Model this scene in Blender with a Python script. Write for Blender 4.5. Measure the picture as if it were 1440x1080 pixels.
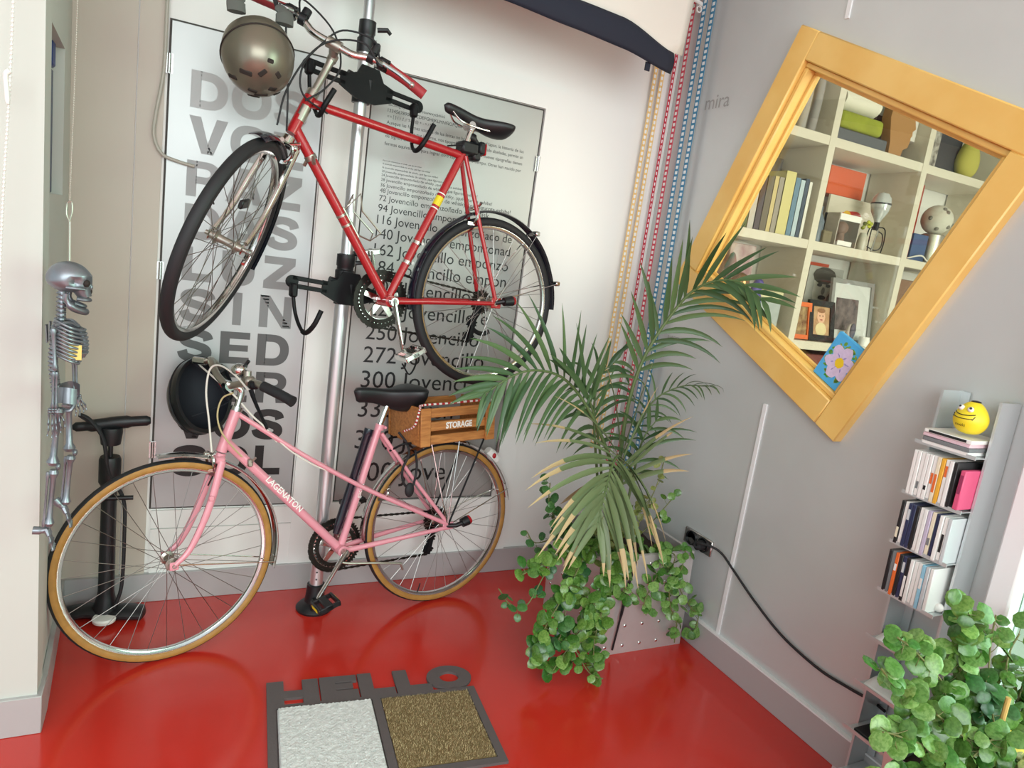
import bpy, bmesh, math, random
from mathutils import Vector, Matrix, Euler
S = bpy.context.scene
COL = S.collection
for o in list(bpy.data.objects):
    bpy.data.objects.remove(o)
V = Vector
R = math.radians
PI = math.pi
random.seed(7)

# ------------------------------------------------------------------ camera, world, lights, exposure
# room axes: x along the back wall (corner with the right wall at x=0), y towards the back wall (y=0), z up
CAM = V((-1.988, -2.704, 1.465))
cd = bpy.data.cameras.new('camera'); cam = bpy.data.objects.new('camera', cd); COL.objects.link(cam)
cd.sensor_fit = 'HORIZONTAL'; cd.sensor_width = 36.0; cd.lens = 963.2 / 1440 * 36; cd.clip_start = 0.02
yaw, pit, rol = 0.471092, 0.182110, 0.139683
fw = V((math.sin(yaw)*math.cos(pit), math.cos(yaw)*math.cos(pit), -math.sin(pit)))
r0 = V((math.cos(yaw), -math.sin(yaw), 0)); u0 = r0.cross(fw)
rr = r0*math.cos(rol) + u0*math.sin(rol); uu = -r0*math.sin(rol) + u0*math.cos(rol)
cam.matrix_world = Matrix(((rr.x, uu.x, -fw.x, CAM.x), (rr.y, uu.y, -fw.y, CAM.y), (rr.z, uu.z, -fw.z, CAM.z), (0, 0, 0, 1)))
S.camera = cam

w = bpy.data.worlds.new('daylight'); S.world = w; w.use_nodes = True
w.node_tree.nodes['Background'].inputs[0].default_value = (0.84, 0.97, 1.0, 1)
w.node_tree.nodes['Background'].inputs[1].default_value = 1.0

def area(name, loc, target, sx, sy, power, color=(1, 1, 1)):
    l = bpy.data.lights.new(name, 'AREA'); l.shape = 'RECTANGLE'; l.size = sx; l.size_y = sy; l.energy = power; l.color = color
    o = bpy.data.objects.new(name, l); COL.objects.link(o); o.location = loc
    o.rotation_euler = (V(target) - V(loc)).to_track_quat('-Z', 'Y').to_euler()
    return o
area('shop_front_daylight', (-2.3, -5.3, 2.3), (-0.7, -0.6, 1.0), 4.0, 2.4, 165, (0.92, 1.0, 1.0))
area('side_glass_daylight', (1.3, -3.6, 1.7), (-0.9, -1.2, 0.7), 2.0, 2.0, 120, (0.88, 1.0, 0.98))

S.view_settings.view_transform = 'Standard'; S.view_settings.look = 'None'
S.view_settings.gamma = 1.0; S.view_settings.use_curve_mapping = False
S.view_settings.exposure = 0.16

# ------------------------------------------------------------------ materials
def lin(c):
    return tuple(((x/255)/12.92 if x/255 <= 0.04045 else ((x/255+0.055)/1.055)**2.4) for x in c)
def M_(name, rgb, rough=0.5, metal=0.0, spec=0.5, coat=0.0, noise=0.0, nscale=20, bump=0.0, bscale=80, trans=0.0, alpha=1.0, island=0.0, rgb2=None, sheen=0.0, stretch=(1, 1, 1)):
    m = bpy.data.materials.new(name); m.use_nodes = True
    nt = m.node_tree; b = nt.nodes['Principled BSDF']
    c = lin(rgb)
    b.inputs['Base Color'].default_value = (*c, 1); b.inputs['Roughness'].default_value = rough
    b.inputs['Metallic'].default_value = metal; b.inputs['Specular IOR Level'].default_value = spec
    b.inputs['Coat Weight'].default_value = coat; b.inputs['Coat Roughness'].default_value = 0.14 if name == 'red_resin' else 0.08
    if trans: b.inputs['Transmission Weight'].default_value = trans
    if sheen: b.inputs['Sheen Weight'].default_value = sheen
    if alpha < 1: b.inputs['Alpha'].default_value = alpha
    tc = None
    def coords(scale):
        tcn = nt.nodes.new('ShaderNodeTexCoord'); mp = nt.nodes.new('ShaderNodeMapping')
        mp.inputs['Scale'].default_value = stretch
        nt.links.new(tcn.outputs['Object'], mp.inputs['Vector'])
        n = nt.nodes.new('ShaderNodeTexNoise'); n.inputs['Scale'].default_value = scale; n.inputs['Detail'].default_value = 4
        nt.links.new(mp.outputs[0], n.inputs['Vector'])
        return n
    if noise or rgb2:
        n = coords(nscale); mx = nt.nodes.new('ShaderNodeMix'); mx.data_type = 'RGBA'
        c2 = lin(rgb2) if rgb2 else tuple(x*(1-noise) for x in c)
        rp = nt.nodes.new('ShaderNodeMapRange'); rp.inputs[1].default_value = 0.35; rp.inputs[2].default_value = 0.65
        nt.links.new(n.outputs['Fac'], rp.inputs[0]); nt.links.new(rp.outputs[0], mx.inputs['Factor'])
        mx.inputs['A'].default_value = (*c, 1); mx.inputs['B'].default_value = (*c2, 1)
        nt.links.new(mx.outputs['Result'], b.inputs['Base Color'])
    if island:
        g = nt.nodes.new('ShaderNodeNewGeometry'); mx = nt.nodes.new('ShaderNodeMix'); mx.data_type = 'RGBA'
        mx.inputs['A'].default_value = (*c, 1); mx.inputs['B'].default_value = (*lin(rgb2), 1) if rgb2 else (*[x*(1-island) for x in c], 1)
        nt.links.new(g.outputs['Random Per Island'], mx.inputs['Factor']); nt.links.new(mx.outputs['Result'], b.inputs['Base Color'])
        if name.startswith('leaf'):                       # mottled veining within each leaf
            n = coords(150); n.inputs['Detail'].default_value = 2; m2 = nt.nodes.new('ShaderNodeMix'); m2.data_type = 'RGBA'; m2.blend_type = 'MULTIPLY'
            rp = nt.nodes.new('ShaderNodeMapRange'); rp.inputs[1].default_value = 0.42; rp.inputs[2].default_value = 0.60
            nt.links.new(n.outputs['Fac'], rp.inputs[0]); nt.links.new(rp.outputs[0], m2.inputs['Factor'])
            nt.links.new(mx.outputs['Result'], m2.inputs['A']); m2.inputs['B'].default_value = (0.62, 0.72, 0.55, 1); nt.links.new(m2.outputs['Result'], b.inputs['Base Color'])
    if bump:
        n = coords(bscale); bp = nt.nodes.new('ShaderNodeBump'); bp.inputs['Strength'].default_value = bump; bp.inputs['Distance'].default_value = 0.002
        nt.links.new(n.outputs['Fac'], bp.inputs['Height']); nt.links.new(bp.outputs[0], b.inputs['Normal'])
    return m
def glassy(name, tint=(0.93, 0.96, 0.95), refl=0.025, rough=0.02):
    m = bpy.data.materials.new(name); m.use_nodes = True; nt = m.node_tree
    for n in list(nt.nodes): nt.nodes.remove(n)
    out = nt.nodes.new('ShaderNodeOutputMaterial'); mix = nt.nodes.new('ShaderNodeMixShader')
    t = nt.nodes.new('ShaderNodeBsdfTransparent'); t.inputs[0].default_value = (*tint, 1)
    g = nt.nodes.new('ShaderNodeBsdfGlossy'); g.inputs['Roughness'].default_value = rough
    lw = nt.nodes.new('ShaderNodeLayerWeight'); pw = nt.nodes.new('ShaderNodeMath'); pw.operation = 'POWER'; pw.inputs[1].default_value = 4.0
    ml = nt.nodes.new('ShaderNodeMath'); ml.operation = 'MULTIPLY_ADD'; ml.inputs[1].default_value = 0.6; ml.inputs[2].default_value = refl
    lw.inputs[0].default_value = 0.5; nt.links.new(lw.outputs['Facing'], pw.inputs[0]); nt.links.new(pw.outputs[0], ml.inputs[0])
    nt.links.new(ml.outputs[0], mix.inputs[0]); nt.links.new(t.outputs[0], mix.inputs[1]); nt.links.new(g.outputs[0], mix.inputs[2])
    nt.links.new(mix.outputs[0], out.inputs[0])
    return m
mt = {}
def mm(name, *a, **k):
    mt[name] = M_(name, *a, **k); return mt[name]
mm('white_paint', (236, 236, 232), 0.55, bump=0.15, bscale=40)
mm('beige_paint', (194, 184, 171), 0.5, bump=0.1, bscale=40)
mm('pillar_paint', (198, 198, 191), 0.6)
mm('ceiling_paint', (228, 226, 222), 0.8)
mm('grey_panel', (206, 210, 209), 0.36, metal=0.25, noise=0.05, nscale=3)
mm('panel_seam', (232, 233, 233), 0.4)
mm('red_resin', (204, 48, 36), 0.17, spec=0.5, coat=0.3, noise=0.10, nscale=2.2, bump=0.05, bscale=5)
mm('grey_skirting', (182, 180, 180), 0.42, metal=0.2)
mm('satin_panel', (178, 180, 179), 0.42, metal=0.55, noise=0.03, nscale=2)
mm('grey_print', (176, 175, 172), 0.42, metal=0.5, noise=0.04, nscale=2)
mm('ink', (18, 17, 18), 0.4)
mm('seam_dark', (70, 66, 62), 0.7)
mm('steel', (190, 190, 188), 0.25, metal=1.0)
mm('chrome', (215, 213, 210), 0.12, metal=1.0)
mm('dull_alloy', (178, 172, 162), 0.35, metal=0.9)
mm('alu_pole', (214, 216, 218), 0.3, metal=0.8)
mm('black_plastic', (24, 25, 28), 0.42)
mm('black_metal', (16, 16, 19), 0.5, spec=0.25)
mm('black_rubber', (30, 30, 33), 0.65)
mm('grey_rubber', (44, 45, 48), 0.7)
mm('tan_wall', (176, 128, 62), 0.6, noise=0.2, nscale=30)
mm('pink_paint', (228, 152, 165), 0.28, coat=0.4)
mm('red_paint', (170, 30, 36), 0.26, coat=0.5)
mm('grip_red', (160, 46, 52), 0.55)
mm('navy_gloss', (20, 24, 38), 0.18, coat=0.4)
mm('white_plastic', (235, 233, 228), 0.4)
mm('red_lens', (170, 26, 34), 0.2)
mm('yellow', (238, 216, 44), 0.4)
mm('white_ink', (240, 238, 232), 0.5)
mm('oily_chain', (40, 36, 32), 0.45, metal=0.6)
mm('spoke_steel', (150, 148, 144), 0.3, metal=1.0)
mm('bronze_shell', (130, 124, 110), 0.32, metal=0.65)
mm('dark_hole', (40, 32, 28), 0.8)
mm('helmet_black', (16, 18, 22), 0.3)
mm('helmet_liner', (20, 24, 34), 0.75)
mm('grey_pad', (88, 90, 86), 0.8)
mm('cable_white', (226, 222, 212), 0.45)
mm('cable_grey', (176, 172, 160), 0.5)
mm('cable_yellow', (190, 176, 130), 0.5)
mm('crate_wood', (196, 134, 72), 0.5, rgb2=(164, 104, 52), nscale=14, stretch=(1, 6, 8))
mm('cord_red', (180, 40, 44), 0.7)
mm('bone_silver', (140, 145, 152), 0.34, metal=0.65, noise=0.35, nscale=14)
mm('tag_yellow', (232, 200, 110), 0.6)
mm('tape_yellow', (244, 206, 138), 0.45)
mm('tape_red', (208, 70, 92), 0.4)
mm('tape_crimson', (200, 52, 72), 0.4)
mm('tape_blue', (54, 132, 172), 0.4)
mm('tape_white', (236, 240, 240), 0.5)
mm('canvas_white', (222, 216, 206), 0.8, bump=0.2, bscale=200)
mm('navy_cloth', (26, 30, 46), 0.8)
mm('honey_wood', (240, 200, 116), 0.45, rgb2=(232, 186, 98), nscale=5, stretch=(1, 1, 1), coat=0.2)
mm('shelf_white', (212, 205, 188), 0.5)
mm('mat_grey', (92, 84, 84), 0.85, bump=0.4, bscale=120)
mm('coir', (104, 84, 50), 0.9, island=0.5, rgb2=(214, 192, 146))
mm('planter_metal', (208, 205, 203), 0.36, metal=0.4, noise=0.12, nscale=6)
mm('soil', (52, 40, 32), 0.95, bump=0.8, bscale=60)
mm('palm_green', (46, 78, 44), 0.42, island=0.3, rgb2=(84, 112, 66))
mm('palm_dry', (96, 112, 72), 0.45, island=0.3, rgb2=(112, 130, 88))
mm('palm_tip', (188, 164, 120), 0.55)
mm('palm_stem', (92, 112, 66), 0.5)
mm('leaf_green', (50, 100, 36), 0.26, island=0.5, rgb2=(118, 154, 72))
mm('leaf_dark', (36, 84, 48), 0.34, island=0.5, rgb2=(76, 124, 60))
mm('leaf_olive', (110, 118, 54), 0.4, island=0.5, rgb2=(160, 164, 96))
mm('leaf_bright', (62, 112, 40), 0.26, island=0.5, rgb2=(132, 170, 92))
mm('stem_green', (112, 116, 66), 0.6)
mm('leaf_yellow', (214, 196, 62), 0.4)
mm('stick_wood', (206, 168, 96), 0.6)
mm('rack_metal', (206, 212, 213), 0.3, metal=0.5)
mm('clear_case', (206, 212, 214), 0.12)
mt['glass'] = glassy('window_glass', (0.85, 0.81, 0.74), 0.045)
mt['green_glass'] = glassy('green_glass', (0.70, 0.80, 0.73))
mt['clear_glass'] = glassy('bulb_glass', (0.86, 0.88, 0.9))

# ------------------------------------------------------------------ mesh builder and scene bookkeeping
MW = {}
class MB:
    def __init__(s): s.bm = bmesh.new(); s.mi = 0
    def _done(s, f0, v0=None, M=None):
        s.bm.faces.ensure_lookup_table(); s.bm.verts.ensure_lookup_table()
        for f in s.bm.faces[f0:]: f.material_index = s.mi
        if M is not None:
            for v in s.bm.verts[v0:]: v.co = M @ v.co
    def mark(s): return len(s.bm.faces), len(s.bm.verts)
    def box(s, c, size, M=None, bev=0.0, seg=1):
        if bev > 0:
            t = bmesh.new(); bmesh.ops.create_cube(t, size=1)
            for v in t.verts: v.co = V((v.co.x*size[0], v.co.y*size[1], v.co.z*size[2]))
            bmesh.ops.bevel(t, geom=t.edges[:], offset=bev, segments=seg, affect='EDGES', profile=0.5)
            for v in t.verts: v.co += V(c)
            s.merge(t, M); t.free(); return s
        f0, v0 = s.mark()
        h = [x/2 for x in size]; vs = [s.bm.verts.new((c[0]+h[0]*i, c[1]+h[1]*j, c[2]+h[2]*k)) for i in (-1, 1) for j in (-1, 1) for k in (-1, 1)]
        for q in ((0, 1, 3, 2), (4, 6, 7, 5), (0, 4, 5, 1), (2, 3, 7, 6), (0, 2, 6, 4), (1, 5, 7, 3)): s.bm.faces.new([vs[i] for i in q])
        s._done(f0, v0, M); return s
    def merge(s, t, M=None):
        f0, v0 = s.mark(); mp = {}
        for v in t.verts: mp[v] = s.bm.verts.new(v.co)
        for f in t.faces:
            try: s.bm.faces.new([mp[v] for v in f.verts])
            except ValueError: pass
        s._done(f0, v0, M)
    def poly(s, pts):
        f0, v0 = s.mark(); s.bm.faces.new([s.bm.verts.new(p) for p in pts]); s._done(f0); return s
    def tube(s, pts, r, n=8, closed=False, caps=True, rx=None, up=None):
        """round tube (or elliptic when rx given as ratio) along pts"""
        pts = [V(p) for p in pts]; k = len(pts)
        rad = r if isinstance(r, (list, tuple)) else [r]*k
        f0, v0 = s.mark(); rings = []
        T = []
        for i in range(k):
            a = pts[(i-1) % k] if (closed or i > 0) else pts[i]; b = pts[(i+1) % k] if (closed or i < k-1) else pts[i]
            d = (b-a); T.append(d.normalized() if d.length > 1e-9 else V((0, 0, 1)))
        nrm = V(up) if up else (V((0, 0, 1)) if abs(T[0].z) < 0.9 else V((1, 0, 0)))
        for i in range(k):
            nrm = (nrm - T[i]*nrm.dot(T[i]))
            if nrm.length < 1e-6: nrm = T[i].orthogonal()
            nrm.normalize(); bn = T[i].cross(nrm); q = rx if rx else 1.0
            rings.append([s.bm.verts.new(pts[i] + (nrm*math.cos(2*PI*j/n+PI/n)*rad[i]) + bn*math.sin(2*PI*j/n+PI/n)*rad[i]*q) for j in range(n)])
        for i in range(k if closed else k-1):
            A, B = rings[i], rings[(i+1) % k]
            for j in range(n): s.bm.faces.new((A[j], A[(j+1) % n], B[(j+1) % n], B[j]))
        if caps and not closed:
            s.bm.faces.new(rings[0][::-1]); s.bm.faces.new(rings[-1])
        s._done(f0); return s
    def cyl(s, a, b, r, n=16, r2=None): return s.tube([a, b], [r, r if r2 is None else r2], n)
    def revolve(s, prof, n=48, M=None, closed=False, a0=0.0, a1=2*PI, cap=False):
        """profile of (radius, height) turned about local Z"""
        f0, v0 = s.mark(); full = abs(a1-a0-2*PI) < 1e-6; m = n if full else n+1; rings = []
        for i in range(m):
            a = a0 + (a1-a0)*i/n
            rings.append([s.bm.verts.new((p[0]*math.cos(a), p[0]*math.sin(a), p[1])) for p in prof])
        k = len(prof)
        for i in range(n):
            A, B = rings[i], rings[(i+1) % m]
            for j in range(k if closed else k-1):
                q = [A[j], B[j], B[(j+1) % k], A[(j+1) % k]]
                try: s.bm.faces.new(q)
                except ValueError: pass
        if cap and not full: s.bm.faces.new(rings[0]); s.bm.faces.new(rings[-1][::-1])
        s._done(f0, v0, M); return s
    def grid(s, fn, nu, nv, cu=False, cv=False):
        f0, v0 = s.mark()
        G = [[s.bm.verts.new(fn(i/(nu if cu else nu-1), j/(nv if cv else nv-1))) for j in range(nv)] for i in range(nu)]
        for i in range(nu if cu else nu-1):
            for j in range(nv if cv else nv-1):
                s.bm.faces.new((G[i][j], G[(i+1) % nu][j], G[(i+1) % nu][(j+1) % nv], G[i][(j+1) % nv]))
        s._done(f0); return s
    def ball(s, c, r, M=None, nu=20, nv=12):
        r = r if isinstance(r, (list, tuple)) else (r, r, r)
        t = bmesh.new(); bmesh.ops.create_uvsphere(t, u_segments=nu, v_segments=nv, radius=1)
        for v in t.verts:
            p = V((v.co.x*r[0], v.co.y*r[1], v.co.z*r[2])); v.co = (M @ p if M is not None else p) + V(c)
        s.merge(t); t.free(); return s
    def extrude(s, poly, h, M=None, z0=0.0):
        f0, v0 = s.mark(); n = len(poly)
        a = [s.bm.verts.new((p[0], p[1], z0)) for p in poly]; b = [s.bm.verts.new((p[0], p[1], z0+h)) for p in poly]
        s.bm.faces.new(a[::-1]); s.bm.faces.new(b)
        for i in range(n): s.bm.faces.new((a[i], a[(i+1) % n], b[(i+1) % n], b[i]))
        s._done(f0, v0, M); return s
    def ringplate(s, outer, inner, h, M=None, z0=0.0):
        """plate between two loops with the same number of points"""
        f0, v0 = s.mark(); n = len(outer)
        L = [[s.bm.verts.new((p[0], p[1], z)) for p in lp] for z in (z0, z0+h) for lp in (outer, inner)]
        for i in range(n):
            j = (i+1) % n
            s.bm.faces.new((L[0][i], L[1][i], L[1][j], L[0][j])); s.bm.faces.new((L[2][i], L[2][j], L[3][j], L[3][i]))
            s.bm.faces.new((L[0][i], L[0][j], L[2][j], L[2][i])); s.bm.faces.new((L[1][i], L[3][i], L[3][j], L[1][j]))
        s._done(f0, v0, M); return s
    def build(s, name, mats, parent=None, world=False, smooth=True, angle=38, M=None, keepnormals=False):
        if world and parent is not None:
            inv = MW[parent.name].inverted()
            for v in s.bm.verts: v.co = inv @ v.co
        if not keepnormals: bmesh.ops.recalc_face_normals(s.bm, faces=s.bm.faces[:])
        me = bpy.data.meshes.new(name); s.bm.to_mesh(me); s.bm.free()
        for m in (mats if isinstance(mats, (list, tuple)) else [mats]): me.materials.append(mt[m] if isinstance(m, str) else m)
        if smooth and len(me.polygons):
            me.polygons.foreach_set('use_smooth', [True]*len(me.polygons)); me.set_sharp_from_angle(angle=R(angle))
        return link(name, me, parent, M)
def link(name, me, parent=None, M=None):
    o = bpy.data.objects.new(name, me); COL.objects.link(o)
    M = M if M is not None else Matrix()
    if parent is not None: o.parent = parent; MW[o.name] = MW[parent.name] @ M
    else: MW[o.name] = M
    o.matrix_local = M
    return o
def tag(o, label, cat, group=None):
    o['label'] = label; o['category'] = cat
    if group: o['group'] = group
    return o
def thing(name, label, cat, M=None, group=None):
    if M is None: M = Matrix()
    elif not isinstance(M, Matrix): M = Matrix.Translation(V(M))
    return tag(link(name, None, None, M), label, cat, group)
def struct(o): o['kind'] = 'structure'; return o
def spl(pts, n=8):
    """smooth curve through points"""
    P = [V(p) for p in pts]; out = []
    for i in range(len(P)-1):
        a = P[i-1] if i > 0 else P[0]*2-P[1]; b, c = P[i], P[i+1]; d = P[i+2] if i+2 < len(P) else P[-1]*2-P[-2]
        for k in range(n):
            t = k/n
            out.append(0.5*((2*b)+(c-a)*t+(2*a-5*b+4*c-d)*t*t+(3*b-a-3*c+d)*t**3))
    out.append(P[-1]); return out
def arc(c, r, a0, a1, n, ax=(1, 0, 0), ay=(0, 1, 0)):
    return [V(c)+V(ax)*(r*math.cos(a0+(a1-a0)*i/n))+V(ay)*(r*math.sin(a0+(a1-a0)*i/n)) for i in range(n+1)]
def axes(o, x, y, z):
    return Matrix(((x[0], y[0], z[0], o[0]), (x[1], y[1], z[1], o[1]), (x[2], y[2], z[2], o[2]), (0, 0, 0, 1)))
def text_mesh(body, h, bold=0.0, width=None, ext=0.0004, align='LEFT', spacing=1.0):
    """flat lettering of cap height h in the XY plane, baseline at y=0, starting at x=0"""
    c = bpy.data.curves.new('lettering', 'FONT'); c.body = body; c.size = 1.0; c.extrude = 0.0; c.offset = bold; c.resolution_u = 3
    c.space_character = spacing
    o = bpy.data.objects.new('lettering', c); COL.objects.link(o)
    bpy.context.view_layer.update()
    me = bpy.data.meshes.new_from_object(o.evaluated_get(bpy.context.evaluated_depsgraph_get()))
    bpy.data.objects.remove(o)
    xs = [v.co.x for v in me.vertices]; x0, x1 = min(xs), max(xs)
    sc = h/0.69; sx = sc if width is None else width/(x1-x0)
    off = 0 if align == 'LEFT' else (-(x1-x0)/2 if align == 'CENTER' else -(x1-x0))
    for v in me.vertices: v.co = V(((v.co.x-x0+off)*sx, v.co.y*sc, 0))
    return me
def put_text(name, body, h, mat, parent, M, **k):
    me = text_mesh(body, h, **k); me.materials.append(mt[mat])
    return link(name, me, parent, M)
def copy_thing(src, M, label=None, group=None):
    r = src.copy(); COL.objects.link(r); r.matrix_local = M; MW[r.name] = M
    if label: r['label'] = label
    if group: r['group'] = group
    for ch in src.children:
        c = ch.copy(); COL.objects.link(c); c.parent = r; c.matrix_local = ch.matrix_local
        for g in ch.children:
            d = g.copy(); COL.objects.link(d); d.parent = c; d.matrix_local = g.matrix_local
    return r
ORD = ['first', 'second', 'third', 'fourth', 'fifth', 'sixth', 'seventh', 'eighth', 'ninth', 'tenth', 'eleventh', 'twelfth', 'thirteenth', 'fourteenth', 'fifteenth', 'sixteenth']
# ------------------------------------------------------------------ the room shell
def sbox(name, m, lo, hi, parent=None, bev=0.0):
    mb = MB(); mb.box([(a+b)/2 for a, b in zip(lo, hi)], [b-a for a, b in zip(lo, hi)], bev=bev)
    o = mb.build(name, m, parent, smooth=bev > 0)
    return struct(o) if parent is None else o
sbox('floor', 'red_resin', (-5, -6, -0.1), (0.03, 0.3, 0))
sbox('floor_2', 'ceiling_paint', (0.03, -6, -0.1), (3.2, 0.3, -0.002))
sbox('ceiling', 'ceiling_paint', (-5, -6, 3.1), (3.2, 0.3, 3.2))
sbox('wall_back', 'white_paint', (-2.5, 0, 0), (3.2, 0.2, 3.1))
sbox('wall_far', 'white_paint', (3.1, -6, 0), (3.2, 0, 3.1))
# left wall with a niche; it meets the pillar front at its near corner
LA, LB = V((-2.278, -0.687, 0)), V((-2.308, 0, 0)); LD = (LB-LA).normalized(); LN = V((-LD.y, LD.x, 0))   # LN points into the wall
def wl(s, z, d=0.0): return LA + LD*s + LN*d + V((0, 0, z))
mb = MB(); sl = (LB-LA).length
S_ = [0, 0.13, 0.47, sl]; Z_ = [0, 1.46, 1.87, 3.1]
for i in range(3):
    for j in range(3):
        if i == 1 and j == 1: continue
        mb.poly([wl(S_[i], Z_[j]), wl(S_[i+1], Z_[j]), wl(S_[i+1], Z_[j+1]), wl(S_[i], Z_[j+1])])
a, b, c, d = S_[1], S_[2], Z_[1], Z_[2]; dp = 0.10
mb.poly([wl(a, c), wl(b, c), wl(b, c, dp), wl(a, c, dp)]); mb.poly([wl(a, d), wl(b, d), wl(b, d, dp), wl(a, d, dp)])
mb.poly([wl(a, c), wl(a, d), wl(a, d, dp), wl(a, c, dp)]); mb.poly([wl(b, c), wl(b, d), wl(b, d, dp), wl(b, c, dp)])
mb.poly([wl(a, c, dp), wl(b, c, dp), wl(b, d, dp), wl(a, d, dp)])
struct(mb.build('wall_left', 'pillar_paint', smooth=False))
sbox('wall_front', 'pillar_paint', (-5, -0.687, 0), (-2.278, -0.60, 3.1))
# panelled part of the back wall left of the doors
p = sbox('trim_1', 'beige_paint', (-2.308, -0.008, 0.0), (-2.128, 0.0, 3.1))
p = sbox('trim_2', 'beige_paint', (-2.124, -0.010, 0.0), (-2.046, 0.0, 3.1))
sbox('trim_3', 'white_paint', (-2.030, -0.009, 0.0), (-1.42, 0.0, 0.288))
sbox('trim_4', 'white_paint', (-2.030, -0.008, 0.292), (-1.42, 0.0, 0.362))
sbox('trim_5', 'white_paint', (-0.640, -0.016, 0.0), (-0.543, 0.0, 2.17))
sbox('trim_6', 'white_paint', (-1.365, -0.016, 2.083), (-0.640, 0.0, 2.17))
sbox('trim_7', 'white_paint', (-1.526, -0.012, 0.0), (-1.366, 0.0, 2.17))
sbox('trim_8', 'white_paint', (-1.366, -0.010, 0.0), (-0.640, 0.0, 0.372))
sbox('baseboard_back', 'grey_skirting', (-2.338, -0.022, 0), (0, 0.0, 0.113), bev=0.002)
sbox('baseboard_right', 'grey_skirting', (-0.016, -1.80, 0), (0, -0.022, 0.115), bev=0.002)
sbox('baseboard_front', 'grey_skirting', (-5, -0.699, 0), (-2.266, -0.60, 0.115), bev=0.002)
mb = MB(); mb.extrude([(LA.x+0.012, -0.60), (LB.x+0.012, -0.022), (LB.x, -0.022), (LA.x-0.002, -0.60)], 0.113)
struct(mb.build('baseboard_left', 'grey_skirting', smooth=False))
sbox('trim_9', 'panel_seam', (-0.018, -1.80, 0.115), (0, -0.022, 0.121))
sbox('trim_10', 'panel_seam', (-0.006, -0.898, 0.121), (0, -0.882, 1.06))
sbox('trim_11', 'panel_seam', (-0.006, -0.898, 2.40), (0, -0.882, 3.1))

# right wall, opening turned on its corner
WC = V((0, -0.974, 1.714)); th = R(25.2)
WA = V((0, -math.cos(th), -math.sin(th))); WB = V((0, math.sin(th), -math.cos(th)))   # along the top board, along the left board
def wd(a, b, x=0.0): return WC + WA*a + WB*b + V((x, 0, 0))
HO = 0.50
hole = [wd(-HO, -HO), wd(-HO, HO), wd(HO, HO), wd(HO, -HO)]          # TL, L, B, R
y0, y1 = 0.0, -1.82
outer = [V((0, y0, 3.1)), V((0, y0, 0)), V((0, y1, 0)), V((0, y1, 3.1))]
mb = MB()
for x in (0.0, 0.06):
    dx = V((x, 0, 0))
    for i in range(4):
        j = (i+1) % 4; mb.poly([outer[i]+dx, outer[j]+dx, hole[j]+dx, hole[i]+dx])
for i in range(4):
    j = (i+1) % 4
    mb.poly([hole[i], hole[j], hole[j]+V((0.06, 0, 0)), hole[i]+V((0.06, 0, 0))])
    mb.poly([outer[i], outer[j], outer[j]+V((0.06, 0, 0)), outer[i]+V((0.06, 0, 0))])
struct(mb.build('wall_right', 'grey_panel', smooth=False))
# tilted window frame
win = link('window_1', None, None, Matrix.Translation(WC)); struct(win)
FO, FI = 0.525, 0.428
def board(a0, a1, b0, b1, x0, x1, name, m='honey_wood', bev=0.004):
    mb = MB(); mb.box(((a0+a1)/2, (b0+b1)/2, (x0+x1)/2), (abs(a1-a0), abs(b1-b0), abs(x1-x0)), bev=bev)
    o = mb.build(name, m, win, M=axes((0, 0, 0), WA, WB, V((1, 0, 0)))); MW[o.name] = MW[win.name]; return o
board(-FI, FO, -FO, -FI, -0.034, 0.02, 'frame_board'); board(-FO, -FI, -FO, FI, -0.034, 0.02, 'frame_board')
board(-FO, FI, FI, FO, -0.034, 0.02, 'frame_board'); board(FI, FO, -FI, FO, -0.034, 0.02, 'frame_board')
LI = FI-0.02
board(-FI, FI, -FI, -LI, -0.016, 0.06, 'reveal_board'); board(-FI, FI, LI, FI, -0.016, 0.06, 'reveal_board')
board(-FI, -LI, -LI, LI, -0.016, 0.06, 'reveal_board'); board(LI, FI, -LI, LI, -0.016, 0.06, 'reveal_board')
for q in ((-LI, LI, -LI, -LI+0.012), (-LI, LI, LI-0.012, LI), (-LI, -LI+0.012, -LI+0.012, LI-0.012), (LI-0.012, LI, -LI+0.012, LI-0.012)):
    board(*q, 0.022, 0.034, 'glazing_bead', bev=0.002)
board(-LI, LI, -LI, LI, 0.0345, 0.0385, 'pane', 'glass', bev=0)
# glazed end of the right wall
sbox('trim_12', 'panel_seam', (-0.06, -1.845, 0), (0.02, -1.785, 3.1), bev=0.006)
sbox('window_2', 'green_glass', (-0.01, -4.2, 0.02), (-0.002, -1.845, 3.1))

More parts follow.
